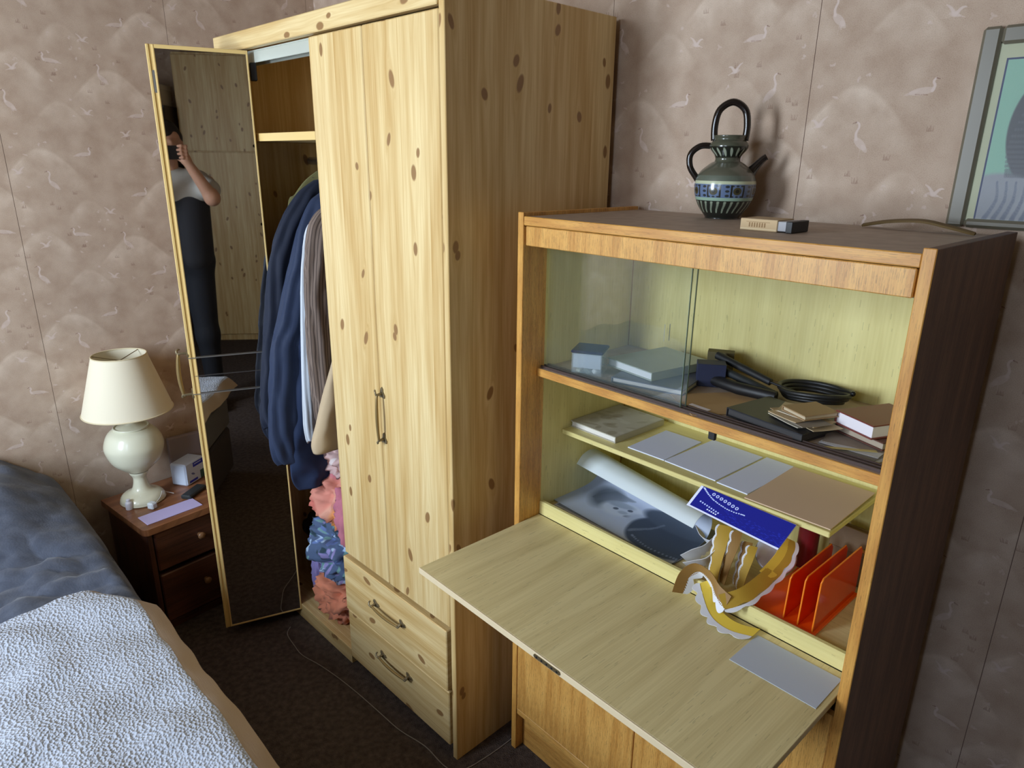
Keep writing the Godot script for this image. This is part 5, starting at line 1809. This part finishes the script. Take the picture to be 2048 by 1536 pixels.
# surface nets over tapered capsules [a, b, ra, rb] joined with a smooth minimum
func nets(caps: Array, cell: float, k: float) -> MB:
	var lo := Vector3(1e9, 1e9, 1e9)
	var hi := -lo
	var pre := []
	for c: Array in caps:
		var r: float = maxf(c[2], c[3]) + cell * 2.5
		for e: Vector3 in [c[0], c[1]]:
			lo = lo.min(e - Vector3(r, r, r))
			hi = hi.max(e + Vector3(r, r, r))
		var ba: Vector3 = c[1] - c[0]
		pre.append([c[0], ba, 1.0 / maxf(ba.length_squared(), 1e-9), c[2], c[3]])
	var nx := int((hi.x - lo.x) / cell) + 2
	var ny := int((hi.y - lo.y) / cell) + 2
	var nz := int((hi.z - lo.z) / cell) + 2
	var f := PackedFloat32Array()
	f.resize(nx * ny * nz)
	f.fill(1.0)
	for q: Array in pre:
		var r: float = maxf(q[3], q[4]) + cell * 2.5 + k
		var e0: Vector3 = (q[0] as Vector3).min(q[0] + q[1]) - Vector3(r, r, r)
		var e1: Vector3 = (q[0] as Vector3).max(q[0] + q[1]) + Vector3(r, r, r)
		var i0 := ((e0 - lo) / cell).floor()
		var i1 := ((e1 - lo) / cell).ceil()
		for z in range(maxi(0, int(i0.z)), mini(nz - 1, int(i1.z)) + 1):
			for y in range(maxi(0, int(i0.y)), mini(ny - 1, int(i1.y)) + 1):
				for x in range(maxi(0, int(i0.x)), mini(nx - 1, int(i1.x)) + 1):
					var d := cap_d(lo + Vector3(x, y, z) * cell, q[0], q[1], q[2], q[3], q[4])
					var i := (z * ny + y) * nx + x
					var h := maxf(k - absf(d - f[i]), 0.0) / k
					f[i] = minf(d, f[i]) - h * h * k * 0.25
	var id := {}
	var b := MB.new()
	var st := [1, nx, nx * ny]
	for z in nz - 1:
		for y in ny - 1:
			for x in nx - 1:
				var i := (z * ny + y) * nx + x
				var neg := 0
				for o in 8:
					if f[i + (o & 1) + ((o >> 1) & 1) * nx + (o >> 2) * nx * ny] < 0.0:
						neg += 1
				if neg == 0 or neg == 8:
					continue
				var s := Vector3()
				var m := 0
				for o in 8:
					for ax in 3:
						if (o >> ax) & 1:
							continue
						var a := i + (o & 1) + ((o >> 1) & 1) * nx + (o >> 2) * nx * ny
						var fa := f[a]
						var fb := f[a + st[ax]]
						if (fa < 0.0) != (fb < 0.0):
							var v := Vector3(o & 1, (o >> 1) & 1, o >> 2)
							v[ax] += fa / (fa - fb)
							s += v
							m += 1
				var g := Vector3(f[i + 1] - f[i], f[i + nx] - f[i], f[i + nx * ny] - f[i]) + Vector3(f[i + 1 + nx + nx * ny] - f[i + nx + nx * ny], f[i + 1 + nx + nx * ny] - f[i + 1 + nx * ny], f[i + 1 + nx + nx * ny] - f[i + 1 + nx])
				id[i] = b.vert(lo + (Vector3(x, y, z) + s / m) * cell, g.normalized(), Vector2())
	for i: int in id.keys():
		var x := i % nx
		var y := (i / nx) % ny
		var z := i / (nx * ny)
		for ax in 3:
			var u: int = (ax + 1) % 3
			var w: int = (ax + 2) % 3
			if [x, y, z][u] == 0 or [x, y, z][w] == 0:
				continue
			if (f[i] < 0.0) == (f[i + st[ax]] < 0.0):
				continue
			var q := [i, i - st[u], i - st[u] - st[w], i - st[w]]
			if id.has(q[1]) and id.has(q[2]) and id.has(q[3]):
				b.face(id[q[0]], id[q[1]], id[q[2]])
				b.face(id[q[0]], id[q[2]], id[q[3]])
	return b


func person() -> void:
	var nrm := Vector3(0.946, 0, 0.326)
	var o := thing("person", "person in grey T-shirt and dark vest and trousers photographing, seen in the mirror", "person", Vector3(1.47, 0, 1.07))
	o.transform.basis = Basis(Vector3.UP.cross(-nrm), Vector3.UP, -nrm)
	var skin := mat(c8(206, 158, 132), 0.55)
	skin.subsurf_scatter_enabled = true
	skin.subsurf_scatter_strength = 0.1
	# head, neck, both arms and hands as one body
	var body := [[Vector3(0, 1.48, -0.01), Vector3(0, 1.60, 0.01), 0.058, 0.055]]
	body.append([Vector3(0, 1.70, 0.0), Vector3(0, 1.67, 0.02), 0.092, 0.082])
	body.append([Vector3(0, 1.62, 0.05), Vector3(0, 1.60, 0.062), 0.055, 0.036])
	body.append([Vector3(0, 1.668, 0.105), Vector3(0, 1.645, 0.118), 0.010, 0.015])
	for s: float in [-1.0, 1.0]:
		body.append([Vector3(s * 0.083, 1.675, 0.0), Vector3(s * 0.086, 1.645, 0.004), 0.017, 0.013])
		body.append([Vector3(s * 0.033, 1.682, 0.092), Vector3(s * 0.033, 1.682, 0.093), 0.013, 0.013])
		body.append([Vector3(s * 0.205, 1.455, 0.06), Vector3(s * 0.215, 1.375, 0.235), 0.047, 0.040])
		body.append([Vector3(s * 0.215, 1.375, 0.235), Vector3(s * 0.112, 1.562, 0.270), 0.041, 0.027])
	var bd := nets(body, 0.0105, 0.03)
	# hands: palm, four fingers behind and over the phone, thumb below
	for s: float in [-1.0, 1.0]:
		var hand := [[Vector3(s * 0.112, 1.562, 0.270), Vector3(s * 0.098, 1.590, 0.270), 0.026, 0.030], [Vector3(s * 0.098, 1.590, 0.268), Vector3(s * 0.088, 1.626, 0.264), 0.029, 0.026]]
		for k in 4:
			var y := 1.585 + 0.021 * k
			var ln: float = [0.80, 0.96, 1.0, 0.9][k]
			var a := Vector3(s * 0.094, y + 0.012, 0.272)
			var m1 := Vector3(s * 0.104, y + 0.016, 0.294)
			var m2 := Vector3(s * (0.104 - 0.026 * ln), y + 0.018, 0.303)
			var m3 := Vector3(s * (0.104 - 0.044 * ln), y + 0.017, 0.3015)
			hand.append([a, m1, 0.0098, 0.0092])
			hand.append([m1, m2, 0.0092, 0.0084])
			hand.append([m2, m3, 0.0084, 0.0074])
		hand.append([Vector3(s * 0.094, 1.584, 0.262), Vector3(s * 0.070, 1.592, 0.264), 0.0125, 0.0108])
		hand.append([Vector3(s * 0.070, 1.592, 0.264), Vector3(s * 0.045, 1.604, 0.272), 0.0106, 0.0088])
		var hb := nets(hand, 0.0042, 0.006)
		var base := bd.v.size()
		bd.v.append_array(hb.v)
		bd.n.append_array(hb.n)
		bd.t.append_array(hb.t)
		bd.c.append_array(hb.c)
		for q in hb.ix:
			bd.ix.append(q + base)
	put("body", bd, skin, o)
	# hair
	var hair := [[Vector3(0, 1.735, -0.02), Vector3(0, 1.70, -0.05), 0.088, 0.080], [Vector3(0, 1.755, 0.03), Vector3(0, 1.745, 0.05), 0.062, 0.045], [Vector3(0, 1.67, -0.06), Vector3(0, 1.61, -0.055), 0.066, 0.050]]
	for s: float in [-1.0, 1.0]:
		hair.append([Vector3(s * 0.07, 1.72, 0.0), Vector3(s * 0.078, 1.66, -0.03), 0.030, 0.022])
	put("hair", nets(hair, 0.012, 0.03), mat(c8(40, 34, 32), 0.6), o)
	# T-shirt with short sleeves
	var shirt := [[Vector3(-0.10, 1.44, -0.01), Vector3(0.10, 1.44, -0.01), 0.092, 0.092], [Vector3(0, 1.50, -0.015), Vector3(0, 1.40, 0), 0.066, 0.11], [Vector3(-0.09, 1.40, 0), Vector3(-0.08, 1.02, 0.01), 0.112, 0.10], [Vector3(0.09, 1.40, 0), Vector3(0.08, 1.02, 0.01), 0.112, 0.10]]
	for s: float in [-1.0, 1.0]:
		shirt.append([Vector3(s * 0.16, 1.452, 0.0), Vector3(s * 0.21, 1.42, 0.145), 0.075, 0.063])
	put("t_shirt", nets(shirt, 0.0135, 0.05), mat(c8(186, 184, 178), 0.9), o)
	var vest := [[Vector3(-0.085, 1.33, 0.004), Vector3(-0.08, 1.0, 0.012), 0.122, 0.118], [Vector3(0.085, 1.33, 0.004), Vector3(0.08, 1.0, 0.012), 0.122, 0.118]]
	put("vest", nets(vest, 0.0135, 0.05), mat(c8(44, 46, 54), 0.8), o)
	var tr := [[Vector3(-0.08, 1.0, 0.0), Vector3(0.08, 1.0, 0.0), 0.118, 0.118]]
	for s: float in [-1.0, 1.0]:
		tr.append([Vector3(s * 0.085, 0.96, 0.0), Vector3(s * 0.10, 0.50, 0.01), 0.105, 0.070])
		tr.append([Vector3(s * 0.10, 0.50, 0.01), Vector3(s * 0.11, 0.10, -0.02), 0.070, 0.054])
	put("trousers", nets(tr, 0.014, 0.04), mat(c8(38, 42, 52), 0.85), o)
	for s: float in [-1.0, 1.0]:
		var shoe := [[Vector3(s * 0.11, 0.045, -0.06), Vector3(s * 0.115, 0.04, 0.14), 0.042, 0.038], [Vector3(s * 0.11, 0.09, -0.03), Vector3(s * 0.11, 0.05, -0.03), 0.045, 0.045]]
		put("shoe", nets(shoe, 0.012, 0.03), mat(c8(44, 40, 40), 0.6), o)
	# the phone he or she holds, edgewise between the fingers
	var p := thing("mobile_phone", "black mobile phone held sideways in both hands, seen in the mirror", "phone", Vector3(1.47, 0, 1.07))
	p.transform.basis = o.transform.basis
	flat_box("phone_body", mat(c8(24, 24, 28), 0.25), p, Vector3(-0.090, 1.592, 0.2785), Vector3(0.066, 1.668, 0.2865), 0.003)
	flat_box("phone_screen", mat(c8(60, 62, 66), 0.1), p, Vector3(-0.086, 1.596, 0.2778), Vector3(0.062, 1.664, 0.2786), 0.0002)
